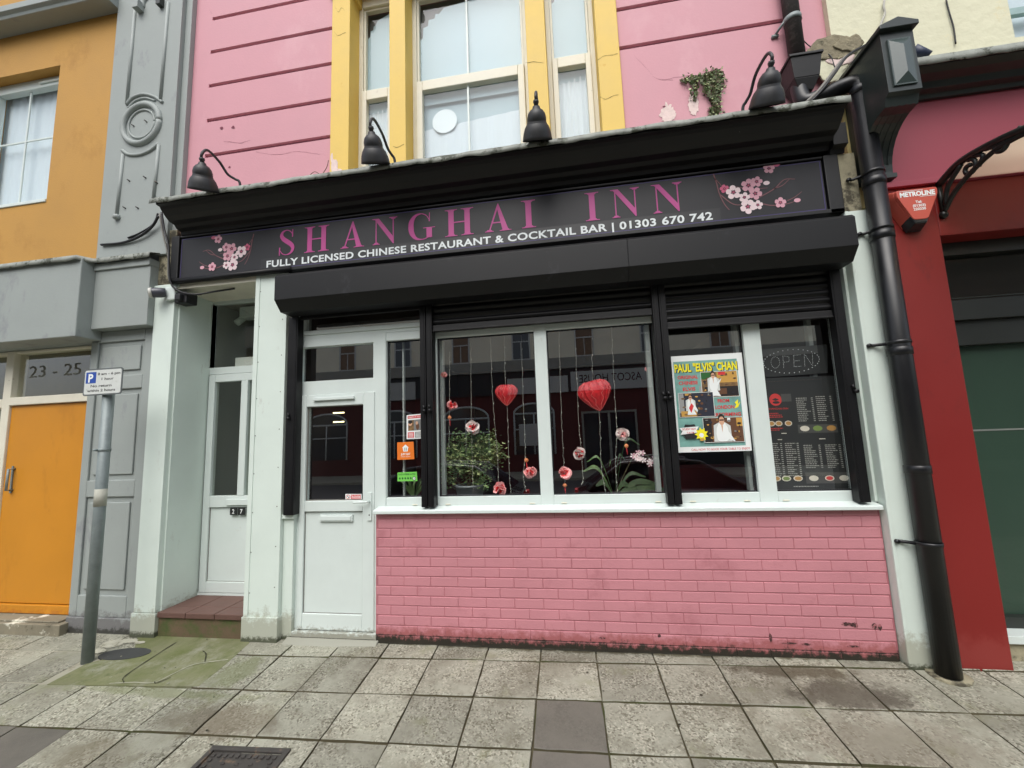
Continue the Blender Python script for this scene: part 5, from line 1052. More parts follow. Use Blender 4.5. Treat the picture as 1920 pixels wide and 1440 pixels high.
m_.hull8([(A + .021, -.129, zb + .029), (B - .021, -.129, zb + .029), (B - .021, .039, zb + .029), (A + .021, .039, zb + .029)], [(A + .06, -.10, zb - .06), (B - .06, -.10, zb - .06), (B - .06, .02, zb - .06), (A + .06, .02, zb - .06)])
part('hopper_box', m_, 'black_paint', t, bevel=.004)
xp = W(1500, 60, -.03); m_ = MB(); b0 = W(1496, 100, -.03); b1 = W(1478, 0, -.03); xm_ = (b0.x + b1.x) / 2; m_.tube([(xm_, -.03, b0.z - .02), (xm_, -.03, 6.4)], .058, 20, 'old_pipe'); part('downpipe', m_, 'old_pipe', t)
zc_ = W(1490, 38, -.03).z; m_ = MB(); m_.lathe([(.059, -.02), (.064, -.02), (.064, .02), (.059, .02)], (xm_, -.03, zc_), 20); m_.tube([(xm_ - .06, -.03, zc_), (xm_ - .085, .01, zc_ - .02), (xm_ - .11, .045, zc_ - .05)], .010, 8); m_.tube([(xm_ - .13, .04, zc_ - .05), (xm_ - .08, .04, zc_ - .05)], .014, 8); part('pipe_bracket', m_, 'galv', t)

# ================================================================ CABLES AND CAMERAS
def cable(label, pts, r, mat='cable', n=8):
    m_ = MB(); m_.tube(cat_path([W(*p) for p in pts], n), r, 8); return setp(part('cable', m_, mat, None, loc=tuple(W(*pts[0]))), label, 'cable')
cable('thick dark cable drooping across the foot of the grey pilaster', [(190, 459, -.06), (230, 455, -.06), (262, 443, -.07), (285, 425, -.08), (297, 405, -.09)], .012)
cable('second dark cable looped above the drooping one on the grey pilaster', [(240, 446, -.05), (262, 437, -.06), (288, 420, -.08), (296, 400, -.10)], .008)
cable('dark cable hanging down beside the left end of the shop sign and under the fascia', [(303, 398, -.12), (308, 430, -.11), (316, 462, -.11), (317, 500, -.11), (320, 530, -.10), (336, 546, -.08), (365, 552, -.06), (400, 547, .0), (440, 541, .05)], .009)
cable('pale grey cable beside the left end of the sign', [(299, 400, -.10), (306, 440, -.09), (315, 480, -.09), (316, 520, -.09), (330, 545, -.07)], .007, 'cable_grey')
cable('short black cable from the junction box to the side door frame', [(352, 556, -.02), (372, 552, .1), (388, 556, .3), (392, 565, .33)], .007)
cable('bundle of grey cables running from the hopper to the corbel top', [(1512, 192, -.20), (1535, 170, -.18), (1560, 138, -.12), (1580, 112, -.08), (1610, 92, -.05), (1632, 82, -.02)], .012, 'cable_grey')
cable('dark cable bound alongside the grey bundle', [(1516, 195, -.20), (1542, 168, -.19), (1566, 136, -.14), (1590, 104, -.09), (1624, 84, -.04)], .010)
cable('thin frayed white cable hanging down the cream wall to the corbel', [(1658, 0, -.02), (1657, 14, -.03), (1659, 26, -.03), (1652, 44, -.04), (1650, 54, -.05)], .008, 'wire_white', 6)
cable('thin brown wire on the pink wall between hopper and cream wall', [(1503, 72, .03), (1515, 84, .03), (1530, 94, .02), (1545, 98, 0), (1558, 106, -.03), (1565, 126, -.08)], .004, 'cable')
cable('thin dark wire running down the cream wall', [(1774, 0, -.01), (1780, 24, -.012), (1788, 52, -.012), (1792, 82, -.012)], .005, 'cable')
M('navy_pipe', S(44, 54, 78), .5, .1)
m_ = MB(); a, b = W(1712, 92, -.12), W(1740, 106, -.12); m_.tube([a, b], .035, 14); setp(part('duct_stub', m_, 'navy_pipe', None, loc=tuple(a)), 'short dark blue duct stub lying on the neighbour cornice beside the corbel', 'duct')
c = W(312, 552, -.07); t = thing('security_camera', 'small round dark security camera on a white bracket at the pillar top', 'camera', (c.x, -.04, c.z))
m_ = MB(); q = W(322, 550, -.05); m_.box(q.x - .055, q.x + .06, -.075, -.046, q.z - .075, q.z + .06); part('bracket', m_, 'upvc', t, bevel=.012)
m_ = MB(); dr_ = Vector((-.75, -.60, -.15)).normalized(); o_ = Vector((q.x - .03, -.08, q.z - .0)); m_.tube([o_, o_ + dr_ * .03, o_ + dr_ * .10], [.036, .046, .046], 20); part('housing', m_, 'lens_body', t, bevel=.002)
m_ = MB(); m_.tube([o_ + dr_ * .101, o_ + dr_ * .125], [.050, .044], 20, 'pot_white'); m_.tube([o_ + dr_ * .126, o_ + dr_ * .128], .036, 20); part('lens', m_, 'lens_dark', t)
c = W(352, 562, .02); t = thing('junction_box', 'black box camera under the fascia on the inner face of the left white pillar', 'camera', (c.x, .02, c.z)); m_ = MB()
m_.box(-2.028, c.x + .07, -.06, .06, c.z - .055, c.z + .05); m_.box(c.x - .02, c.x + .04, -.10, -.0605, c.z - .04, c.z + .02); part('housing', m_, 'cable', t, bevel=.008)

# ================================================================ PARKING SIGN
pyy = -.39; base = groundpt(164, 1240); pyy = base.y
t = thing('parking_sign', 'grey galvanised post with a small white and blue parking restriction plate', 'sign', (base.x, base.y, base.z))
tz = W(207, 695, pyy).z + .02
m_ = MB(); m_.tube([(base.x, pyy, base.z - .05), (base.x, pyy, tz)], .040, 24); part('post', m_, 'galv', t)
m_ = MB(); zz = W(196, 928, pyy).z; m_.tube([(base.x, pyy, zz - .09), (base.x, pyy, zz + .05)], .0412, 24); M('old_tape', S(172, 172, 160), .7, .12, 20, .2); part('tape_band', m_, 'old_tape', t)
zz = W(204, 843, pyy - .05).z; m_ = MB(); m_.lathe([(.0405, -.012), (.044, -.011), (.044, .011), (.0405, .012)], (base.x, pyy, zz), 20); m_.tube([(base.x - .015, pyy - .04, zz), (base.x - .015, pyy - .07, zz)], .010, 8); part('post_clip', m_, 'galv', t)
py2 = pyy - .058; c4 = [W(*p, py2) for p in ((158.5, 692.5), (231, 688.5), (227.5, 739), (154.5, 742.5))]
ax0 = (c4[0].x + c4[3].x) / 2; ax1 = (c4[1].x + c4[2].x) / 2; az1 = (c4[0].z + c4[1].z) / 2; az0 = (c4[2].z + c4[3].z) / 2
def rr(x0, x1, z0, z1, r, n=5):
    P = []
    for cx_, cz_, a0 in ((x1 - r, z1 - r, 0), (x0 + r, z1 - r, 90), (x0 + r, z0 + r, 180), (x1 - r, z0 + r, 270)):
        for k in range(n + 1): a = math.radians(a0 + 90 * k / n); P.append((cx_ + r * math.cos(a), cz_ + r * math.sin(a)))
    return P
m_ = MB(); m_.polyY(rr(ax0, ax1, az0, az1, .022), py2, py2 + .004, 'plate_rim'); m_.polyY(rr(ax0 + .012, ax1 - .012, az0 + .012, az1 - .012, .016), py2 - .0008, py2 - .0001, 'plate_face')

m_.box(base.x - .05, base.x + .05, py2 + .0041, pyy - .03, az1 - .075, az1 - .045); m_.box(base.x - .05, base.x + .05, py2 + .0041, pyy - .03, az0 + .045, az0 + .075)
part('plate', m_, 'plate_face', t)
Wd_, Hd_ = ax1 - ax0, az1 - az0; m_ = MB()
def pp(u, v, k=1): return (ax0 + u * Wd_, py2 - .0010 - .0002 * k, az1 - v * Hd_)
m_.add([pp(.06, .12), pp(.325, .12), pp(.325, .54), pp(.06, .54)], [(0, 1, 2, 3)], 'blue_print')
text(m_, 'P', pp(.125, .49, 3), (1, 0, 0), (0, 0, 1), 'white_print', height=Hd_ * .31, bold=.035)
for s_, u0, u1, v, h_ in (('8 am - 6 pm', .36, .94, .25, .095), ('1 hour', .47, .78, .44, .095), ('No return', .20, .74, .69, .095), ('within 2 hours', .12, .84, .86, .095)):
    text(m_, s_, pp(u0, v, 2), (1, 0, 0), (0, 0, 1), 'black_print', height=Hd_ * h_, width=Wd_ * (u1 - u0), bold=.02)
part('plate_lettering', m_, 'black_print', t)
# ================================================================ ORANGE HOUSE (left)
ob = thing('orange_house', 'orange rendered house with grey pilaster, grey shopfront and orange door, left of the restaurant', 'building', (-3.6, 0, 0))
wr = rect(0, -60, 100, 137, 382)
wx1 = W(100, 250, 0).x; wzt = W(60, 133, 0).z; wzb = W(50, 384, 0).z; wx0 = wx1 - 1.12
m_ = MB(); m_.box(wx1, -2.99, 0, .4, 3.47, 8.2); m_.box(-9, wx0, 0, .4, 3.47, 8.2); m_.box(wx0, wx1, 0, .4, 3.47, wzb); m_.box(wx0, wx1, 0, .4, wzt, 8.2)
part('wall', m_, 'orange_wall', ob)
m_ = MB(); m_.frame(wx0 + .002, wx1 - .002, wzb + .02, wzt - .002, .062, .10, .17, tt=.11); m_.box((wx0 + wx1) / 2 - .52, (wx0 + wx1) / 2 - .45, .10, .17, wzb + .08, wzt - .11); m_.box(wx0 + .001, wx1 - .001, -.012, .1, wzb + .0005, wzb + .036)
wn = part('window', m_, 'upvc', ob, bevel=.004)
xv = W(51, 262, .14).x; zv = W(50, 267, .14).z
m_ = MB(); m_.box(wx1 - .42, wx1 - .12, .085, .0995, wzt - .075, wzt - .045); part('trickle_vent', m_, 'upvc', wn, bevel=.004)
m_ = MB(); m_.box(xv - .009, xv + .009, .128, .14, wzb + .083, wzt - .113); m_.box(wx0 + .065, wx1 - .065, .1275, .1405, zv - .008, zv + .008); part('glazing_bar', m_, 'upvc', wn)
m_ = MB(); m_.sheet([(wx0 + .06, .15, wzb + .08), (wx1 - .06, .15, wzb + .08), (wx1 - .06, .15, wzt - .11), (wx0 + .06, .15, wzt - .11)]); part('pane', m_, 'sky_glass', wn)
m_ = MB(); n = 40; a, b = wx0 + .05, wx1 - .05
for i in range(n):
    xa, xb = a + (b - a) * i / n, a + (b - a) * (i + 1) / n; m_.add([(xa, .21 + .005 * math.sin(i * 1.3), wzb), (xb, .21 + .005 * math.sin(i * 1.3 + 1.3), wzb), (xb, .21 + .005 * math.sin(i * 1.3 + 1.3), wzt), (xa, .21 + .005 * math.sin(i * 1.3), wzt)], [(0, 1, 2, 3)])
part('net_curtain', m_, 'curtain', wn)
# string course at the top
zc_ = W(120, 47, 0).z
m_ = MB(); m_.profX([(0, zc_), (-.17, zc_ + .0), (-.18, zc_ + .03), (-.21, zc_ + .05), (-.21, zc_ + .12), (-.16, zc_ + .16), (0, zc_ + .2)], -9, -2.9915); part('string_course', m_, 'grey_paint', ob, bevel=.004)
# upper pilaster
PY_ = -.045
pxl, pxr = W(212, 250, PY_).x, W(326, 250, PY_).x
m_ = MB(); m_.box(-2.990, pxr, PY_, .3, 3.47, 8.2); m_.box(pxr, -2.101, .0, .3, 3.2, 8.2)
part('pilaster', m_, 'grey_paint', ob, bevel=.004)
mo = MB(); mr_ = .016
def mold(pts, r=mr_, n=8): mo.tube(cat_path([W(*p, PY_ - .004) for p in pts], n) if len(pts) > 2 else [W(*p, PY_ - .004) for p in pts], r, 8, None)
mold([(254, 12), (238, 196)]); mold([(316, 5), (301, 188)])
mold([(237, 196), (250, 183), (270, 177), (290, 182), (305, 192)]); mold([(240, 203), (253, 190), (272, 184), (291, 189)], .010)
mold([(229, 282), (242, 290), (262, 290), (282, 282), (297, 270)]); mold([(231, 290), (219, 404)]); mold([(298, 272), (288, 374)])
cc_ = W(266, 233, PY_); rx_ = .5 * abs(W(299, 230, PY_).x - W(232, 236, PY_).x)
mo.tube([(cc_.x + rx_ * math.cos(t), PY_ - .004, cc_.z + rx_ * math.sin(t)) for t in [k * 2 * math.pi / 40 for k in range(41)]], .030, 10)
mo.tube([(cc_.x + rx_ * .72 * math.cos(t), PY_ - .002, cc_.z + rx_ * .72 * math.sin(t)) for t in [k * 2 * math.pi / 40 for k in range(41)]], .012, 8)
q = W(221, 408, PY_); mo.lathe([(.0, .03), (.03, .02), (.035, 0), (.03, -.02), (0, -.03)], (q.x, PY_ - .01, q.z), 14)
q = W(266, 18, PY_); mo.box(q.x - .04, q.x + .03, PY_ - .07, PY_, q.z - .04, q.z + .05); q = W(305, 10, PY_); mo.box(q.x - .03, q.x + .02, PY_ - .05, PY_, q.z - .03, q.z + .06, 'frame_dark'); mold([(268, 14), (272, 0), (286, -10), (300, 4)], .02)
part('pilaster_moulding', mo, 'grey_paint', ob)
for px_, py_ in ((252, 237), (276, 229), (244, 340), (274, 334), (296, 344), (236, 391), (260, 391)):
    q = W(px_, py_, PY_); hk = MB(); hk.tube([(q.x, PY_, q.z), (q.x - .015, PY_ - .02, q.z + .012)], .006, 6); part('rusty_stub', hk, 'iron', ob)
# shopfront fascia
m_ = MB(); m_.box(-9, -2.905, -.22, .0, 2.665, 3.43); m_.box(-9, -2.912, .0, .2, 2.665, 3.47); part('fascia', m_, 'grey_paint', ob, bevel=.008)
m_ = MB(); m_.box(-2.904, -2.273, -.10, .1, 2.758, 3.41); m_.box(-2.904, -2.268, -.118, .1, 3.34, 3.41); part('fascia', m_, 'grey_paint', ob, bevel=.006)
m_ = MB(); n = 80; tp_, bt_, sk_ = [], [], []
for i in range(n + 1):
    x = -6.5 + (-2.24 + 6.5) * i / n; f_ = -.245 if x < -2.90 else -.145; nz = noise.noise(Vector((x * 4, 3, 0)))
    tp_.append((x, -.001, 3.50 + .02 * nz)); bt_.append((x, f_ + .012 * nz, 3.452 + .008 * nz)); sk_.append((x, f_ - .006 + .012 * nz, 3.402 + .014 * noise.noise(Vector((x * 9, 8, 0)))))
m_.add(tp_ + bt_ + sk_, [(i, i + 1, n + 2 + i, n + 1 + i) for i in range(n)] + [(n + 1 + i, n + 2 + i, 2 * n + 3 + i, 2 * n + 2 + i) for i in range(n)], None, True)
o = part('lead_flashing', m_, 'lead', ob); s_ = o.modifiers.new('s', 'SOLIDIFY'); s_.thickness = .006
# panelled lower pilaster
m_ = MB(); xa, xb = -3.02, -2.272
m_.box(xa, xb, .02, .3, -.1, 2.664); m_.box(-2.911, xb, .02, .3, 2.6641, 2.757)
def panel(px0, px1, pyt, pyb, Yp=.0):
    r = rect(Yp, px0, px1, pyt, pyb); return r
PN = [panel(183, 265, 640, 704), panel(170, 262, 730, 900), panel(152, 245, 932, 1117)]
z_prev = 2.757
xL = sum(p[0] for p in PN) / 3; xR = sum(p[1] for p in PN) / 3
m_.box(xa, xL, .0, .0199, .10, 2.664); m_.box(xR, xb, .0, .0199, .10, 2.757)
zs_ = [2.757] + sum([[p[3], p[2]] for p in PN], []) + [.10]
for k in range(0, len(zs_), 2): m_.box(xL, xR, .0, .0199, zs_[k + 1], zs_[k])
for p in PN: m_.box(xL + .045, xR - .045, .004, .0199, p[2] + .05, p[3] - .05)
m_.box(xa - .008, xb, -.012, .02, -.1, .0999)
part('pilaster', m_, 'grey_paint', ob, bevel=.007)
# door and transom light
DX1 = -3.0205; DY = .10; dxl = W(8, 850, DY).x
q = rect(DY, 15, 162, 660, 744)
m_ = MB(); xo = dxl - .07; ztr0, ztr1 = W(90, 757, DY).z, W(90, 742, DY).z; zt2 = W(100, 658, DY).z
m_.box(xo - .0, dxl + .03, DY - .02, .2, .05, 2.66); m_.box(dxl + .03, DX1, DY - .03, .2, ztr0, ztr1); m_.box(dxl + .03, DX1, DY - .01, .2, zt2, 2.66)
m_.box(xo - 3, xo, DY - .02, .2, ztr0 - .02, ztr1 - .01); m_.box(xo - 3, xo, DY - .01, .2, zt2, 2.66); m_.box(xo - .5, xo - .42, DY - .01, .2, .0, 2.66)
part('door_frame', m_, 'upvc_old', ob, bevel=.006)
m_ = MB(); m_.sheet([(dxl + .03, DY + .03, ztr1), (DX1, DY + .03, ztr1), (DX1, DY + .03, zt2), (dxl + .03, DY + .03, zt2)]); part('pane', m_, 'dull_glass', ob)
m_ = MB(); m_.sheet([(xo - 3, DY + .05, .0), (xo, DY + .05, .0), (xo, DY + .05, 2.66), (xo - 3, DY + .05, 2.66)]); part('pane', m_, 'dull_glass', ob)
m_ = MB(); a, b = W(55, 700, DY + .03), W(152, 694, DY + .03); text(m_, '23 - 25', (a.x, DY + .028, a.z - .05), (1, 0, 0), (0, 0, 1), None, width=(b.x - a.x), height=.13, bold=.0); part('house_number', m_, 'olive_print', ob, label='faded dark number on the light above the orange door')
m_ = MB(); m_.box(-7, DX1 + .3, .60, .7, 0, 2.9); m_.box(-7, DX1 + .3, .201, .6, 2.68, 2.9); m_.box(-2.90, -2.85, .201, .6, 0, 2.68); part('lobby', m_, 'lobby', ob)
m_ = MB(); m_.box(dxl + .032, DX1 - .004, DY, .19, .16, ztr0 - .004); m_.box(dxl + .032, DX1 - .004, DY - .02, .19, .075, .153); dr2 = part('front_door', m_, 'orange_door', ob, bevel=.005)
h0, h1 = W(16, 880, DY - .05), W(11, 920, DY - .05); m_ = MB(); m_.tube([(h0.x, DY, h0.z), (h0.x, DY - .05, h0.z), (h1.x, DY - .05, h1.z), (h1.x, DY, h1.z)], .011, 10); m_.box(h0.x - .03, h0.x - .012, DY - .01, DY, h1.z - .03, h0.z + .03); part('door_handle', m_, 'galv', dr2)
m_ = MB(); m_.box(xo - 3, -2.99, -.08, .2, -.06, .055); m_.box(xo - 3, -3.06, -.045, .2, .0551, .07); part('door_step', m_, 'old_step', ob, bevel=.015, seg=3)

m_ = MB(); m_.box(-9, xo - .4201, .0, .19, .0, .5); part('stall_riser', m_, 'grey_paint', ob)

# ================================================================ RED SHOP (right)
rb = thing('red_shop', 'red painted shopfront with crimson fascia, black corbel and cream upper wall, right of the restaurant', 'building', (5, 0, 0))
RYF = -.05; RX0 = 4.0; RX1 = W(1770, 480, RYF).x; OZ = W(1840, 435, RYF).z
m_ = MB(); m_.box(RX0 + .001, RX1, RYF, .4, -.05, 3.30); m_.box(RX1, 8, RYF, .4, OZ, 3.30); part('wall', m_, 'red_paint', rb, bevel=.005)
m_ = MB(); m_.box(RX0 + .001, 8, RYF - .03, .3, 3.3001, 3.34, 'crimson_paint'); m_.box(RX0 + .001, 8, RYF + .01, .3, 3.3402, 4.02); part('fascia', m_, 'crimson_paint', rb, bevel=.003)
zc_ = 3.97
m_ = MB(); m_.profX([(0, zc_), (-.065, zc_), (-.075, zc_ + .03), (-.12, zc_ + .04), (-.14, zc_ + .08), (-.20, zc_ + .10), (-.24, zc_ + .13), (-.24, zc_ + .17), (0, zc_ + .2)], 4.17, 8.2); part('cornice', m_, 'corbel_paint', rb, bevel=.003)
m_ = MB(); n = 60; T_, B_, K_ = [], [], []
for i in range(n + 1):
    x = 4.16 + 4 * i / n; nz = noise.noise(Vector((x * 5, 3, 2))); T_.append((x, -.001, zc_ + .235)); B_.append((x, -.262 + .01 * nz, zc_ + .183 + .008 * nz)); K_.append((x, -.266 + .01 * nz, zc_ + .120 + .012 * noise.noise(Vector((x * 8, 9, 2)))))
m_.add(T_ + B_ + K_, [(i, i + 1, n + 2 + i, n + 1 + i) for i in range(n)] + [(n + 1 + i, n + 2 + i, 2 * n + 3 + i, 2 * n + 2 + i) for i in range(n)], None, True)
o = part('lead_flashing', m_, 'lead', rb); s_ = o.modifiers.new('s', 'SOLIDIFY'); s_.thickness = .006
# corbel
kx0, kx1 = 3.885, 4.085; FYc = -.42; kz0 = W(1690, 170, FYc).z; kz1 = W(1652, 62, FYc).z
m_ = MB()
pf = [(.05, kz1 + .01), (FYc, kz1), (FYc, kz0), (FYc + .03, kz0 - .012), (FYc + .05, kz0 - .07)]
zb_ = W(1668, 333, RYF - .02).z
for k in range(9):
    t = k / 8; pf.append((FYc + .05 + (RYF - .03 - FYc - .05) * math.sin(t * math.pi / 2) ** .8, kz0 - .07 + (zb_ + .04 - kz0 + .07) * (1 - math.cos(t * math.pi / 2)) ** .9 if t else kz0 - .071))
pf += [(RYF - .03, zb_ + .02), (.05, zb_ + .02)]
m_.profX(pf, kx0, kx1); m_.box(kx0 - .01, kx1 + .01, RYF - .05, .05, zb_ - .015, zb_ + .019)
cb = part('corbel', m_, 'corbel_paint', rb, bevel=.004)
m_ = MB()
for k in range(4): x = kx0 + .035 + k * .043; m_.profX([(y - .006, z) for y, z in pf[4:13]] + [(y + .004, z) for y, z in pf[4:13]][::-1], x, x + .012)
part('flute', m_, 'corbel_paint', cb)
m_ = MB(); g_ = .022; x0_, x1_, z0_, z1_ = kx0 + .04, kx1 - .036, kz0 + .045, kz1 - .075
m_.box(x0_ - .008, x1_ + .008, FYc - .012, FYc - .0003, z0_ - .008, z1_ + .008)
xa_, xb_ = x0_ + .045, x1_ - .055
m_.add([(x0_, FYc - .0122, z0_), (x1_, FYc - .0122, z0_), (x1_, FYc - .0122, z1_), (x0_, FYc - .0122, z1_), ((x0_ + x1_) / 2, FYc - .040, z0_ + .065), ((x0_ + x1_) / 2, FYc - .040, z1_ - .065)], [(0, 1, 4), (1, 2, 5, 4), (2, 3, 5), (3, 0, 4, 5)])
part('raised_panel', m_, 'corbel_lightened', cb)
m_ = MB(); xm_ = (kx0 + kx1) / 2; o_ = .018
m_.hull8([(kx0 - o_, FYc - .035, kz1 - .0), (kx1 + o_, FYc - .035, kz1 - .0), (kx1 + o_, FYc - .035, kz1 + .03), (xm_, FYc - .035, kz1 + .075), (kx0 - o_, FYc - .035, kz1 + .03)], [(kx0 - o_, .05, kz1 + .011), (kx1 + o_, .05, kz1 + .011), (kx1 + o_, .05, kz1 + .04), (xm_, .05, kz1 + .085), (kx0 - o_, .05, kz1 + .04)])
part('corbel_cap', m_, 'corbel_paint', cb, bevel=.004)
# cream upper wall and window
wxl = W(1893, 20, 0).x; wzb_ = W(1905, 70, 0).z
m_ = MB(); m_.box(3.861, wxl, .0, .5, 3.2, 8.3); m_.box(wxl, 5.9, .0, .5, 3.2, wzb_); m_.box(5.9, 8.2, 0, .5, 3.2, 8.3); m_.box(wxl, 5.9, 0, .5, 6.2, 8.3)
part('upper_wall', m_, 'cream_paint', rb)
cm = MB(); n = 26
for (px_, py_, rx, ry, dp_, mat_) in ((1560, 92, .19, .10, .03, 'old_mortar'), (1588, 86, .10, .07, .05, 'old_mortar'), (1555, 120, .12, .16, .012, 'cream_paint'), (1575, 112, .10, .06, .022, 'bare_plaster')):
    q = W(px_, py_, 0); R0 = [(q.x + rx * math.cos(t) * (1 + .5 * noise.noise(Vector((t * 1.7, px_, 0)))), q.z + ry * math.sin(t) * (1 + .5 * noise.noise(Vector((t * 1.7, px_, 4))))) for t in [k * 2 * math.pi / n for k in range(n)]]
    cm.polyY(R0, -dp_ * .6, .01, mat_)

part('crumbling_render', cm, 'old_mortar', rb, bevel=.006)
m_ = MB(); m_.frame(wxl + .001, 5.899, wzb_ + .001, 6.199, .05, .10, .16); m_.box(wxl + .05, 5.85, .11, .15, W(1905, 18, .1).z - .03, W(1905, 18, .1).z + .03); wn2 = part('window', m_, 'old_frame', rb, bevel=.004)
m_ = MB(); m_.sheet([(wxl + .05, .13, wzb_), (5.85, .13, wzb_), (5.85, .13, 6.2), (wxl + .05, .13, 6.2)]); part('pane', m_, 'sky_glass', wn2)
m_ = MB(); m_.sheet([(wxl + .03, .2, wzb_ - .1), (5.88, .2, wzb_ - .1), (5.88, .2, 6.2), (wxl + .03, .2, 6.2)]); part('net_curtain', m_, 'curtain', wn2)
# shopfront in the opening
zt_ = W(1800, 557, .10).z; zb2 = W(1800, 600, .10).z
m_ = MB(); m_.box(RX1 + .001, RX1 + .07, .10, .2, .17, OZ - .001); m_.box(RX1 + .07, 8, .10, .2, OZ - .10, OZ - .001); m_.box(RX1 + .07, 8, .10, .2, zb2, zt_ - .02); m_.box(RX1 + .07, 8, .09, .0999, zt_ - .012, zt_ - .008, 'corbel_lightened')
m_.box(RX1 + .07, RX1 + .13, .14, .22, .17, zb2); m_.box(RX1 + .131, 8, .14, .22, .17, .24); m_.box(RX1 + .131, 8, .14, .22, 2.13, zb2)
sf_ = part('shopfront_frame', m_, 'frame_dark', rb, bevel=.004)
m_ = MB(); m_.sheet([(RX1 + .07, .16, zt_), (8, .16, zt_), (8, .16, OZ - .1), (RX1 + .07, .16, OZ - .1)]); part('pane', m_, 'film_glass', sf_)
m_ = MB(); m_.sheet([(RX1 + .13, .19, .24), (8, .19, .24), (8, .19, 2.13), (RX1 + .13, .19, 2.13)]); part('pane', m_, 'film_glass', sf_)
m_ = MB(); m_.box(RX1 + .13, 8, .20, .205, .19, 2.13); m_.box(RX1 - .2, 8, .30, .34, 1.9, 3.4, 'interior_dark'); m_.box(RX1 + .14, 8, .196, .1995, 1.50, 1.512, 'grey_print'); part('privacy_film', m_, 'green_film', sf_)
m_ = MB(); m_.box(RX1 + .001, 8, .02, .2, .12, .169); part('threshold', m_, 'upvc', rb, bevel=.003)
m_ = MB(); m_.box(RX1 + .001, 8, .05, .2, -.05, .119); part('threshold_step', m_, 'old_stone', rb)
# alarm box
c0, c1 = W(1668, 372, -.06), W(1757, 345, -.12)
AY0, AY1 = -.052, -.145
TL, TR, BR, BL = W(1680, 356, AY1), W(1757, 352, AY1), W(1732, 410, AY1), W(1706, 412, AY1)
t = thing('alarm_box', 'red burglar alarm box with white lettering beside the iron canopy bracket', 'alarm', ((TL.x + TR.x) / 2, AY0, (TL.z + BR.z) / 2))
def rpoly(P, r, n=4):
    out = []
    for i in range(len(P)):
        a, b, c = Vector(P[i - 1]), Vector(P[i]), Vector(P[(i + 1) % len(P)]); d1 = (a - b).normalized() * r; d2 = (c - b).normalized() * r
        for k in range(n + 1): t_ = k / n; out.append(tuple((b + d1) * (1 - t_) ** 2 + b * 2 * t_ * (1 - t_) + (b + d2) * t_ ** 2))
    return out
xm_ = (TL.x + TR.x) / 2; ztt = (TL.z + TR.z) / 2; zbb = (BR.z + BL.z) / 2 ; hw = (TR.x - TL.x) / 2
shape = [(xm_ - hw, ztt), (xm_ + hw, ztt), (xm_ + hw, ztt - .045), (xm_ + .045, zbb), (xm_ - .045, zbb), (xm_ - hw, ztt - .045)]
F_ = rpoly(shape, .018); cx_, cz_ = xm_, (ztt + zbb) / 2 + .02; k_ = 1.30
G_ = [(cx_ + (x - cx_) * k_, cz_ + (z - cz_) * k_) for x, z in F_]
m_ = MB(); m_.hull8([(x, AY1, z) for x, z in F_], [(x, AY1 + .02, z) for x, z in [(cx_ + (x - cx_) * 1.05, cz_ + (z - cz_) * 1.05) for x, z in F_]]); m_.hull8([(x, AY1 + .0201, z) for x, z in [(cx_ + (x - cx_) * 1.05, cz_ + (z - cz_) * 1.05) for x, z in F_]], [(x, AY0, z) for x, z in G_])
part('cover', m_, 'alarm_red', t, bevel=.003)
m_ = MB(); m_.hull8([(xm_ - .062, AY1 + .004, zbb + .03), (xm_ + .062, AY1 + .004, zbb + .03), (xm_ + .036, AY1 + .004, zbb - .026), (xm_ - .036, AY1 + .004, zbb - .026)], [(xm_ - .075, AY0 - .004, zbb + .0), (xm_ + .075, AY0 - .004, zbb + .0), (xm_ + .05, AY0 - .004, zbb - .06), (xm_ - .05, AY0 - .004, zbb - .06)]); part('strobe_lens', m_, 'lens_dark', t, bevel=.006)
m_ = MB()
text(m_, 'METROLINE', (xm_ - hw * .86, AY1 - .001, ztt - .052), (1, 0, 0), (0, 0, 1), None, width=hw * 1.72, height=.034, bold=.05); m_.box(xm_ - hw * .86, xm_ + hw * .30, AY1 - .0011, AY1 - .0003, ztt - .012, ztt - .009); m_.box(xm_ + hw * .1, xm_ + hw * .86, AY1 - .0011, AY1 - .0003, ztt - .062, ztt - .059)
for s_, v in (('Tel:', .095), ('(01303)', .122), ('220330', .148)): text(m_, s_, (xm_, AY1 - .001, ztt - v - .012), (1, 0, 0), (0, 0, 1), None, height=.019, bold=.03, align='C')
part('lettering', m_, 'white_print', t)
# iron canopy bracket and canopy
bx_ = W(1765, 395, RYF).x; t = thing('door_canopy', 'curved door canopy on an ornate black iron bracket above the red shop door', 'canopy', (bx_, RYF, 3.1))
zt2_ = W(1757, 348, RYF).z; zb3 = W(1766, 402, RYF).z
arc = [(RYF - .02, zt2_), (-.25, zt2_ + .05), (-.50, zt2_ + .02), (-.75, zt2_ - .05), (-.98, zt2_ - .15)]
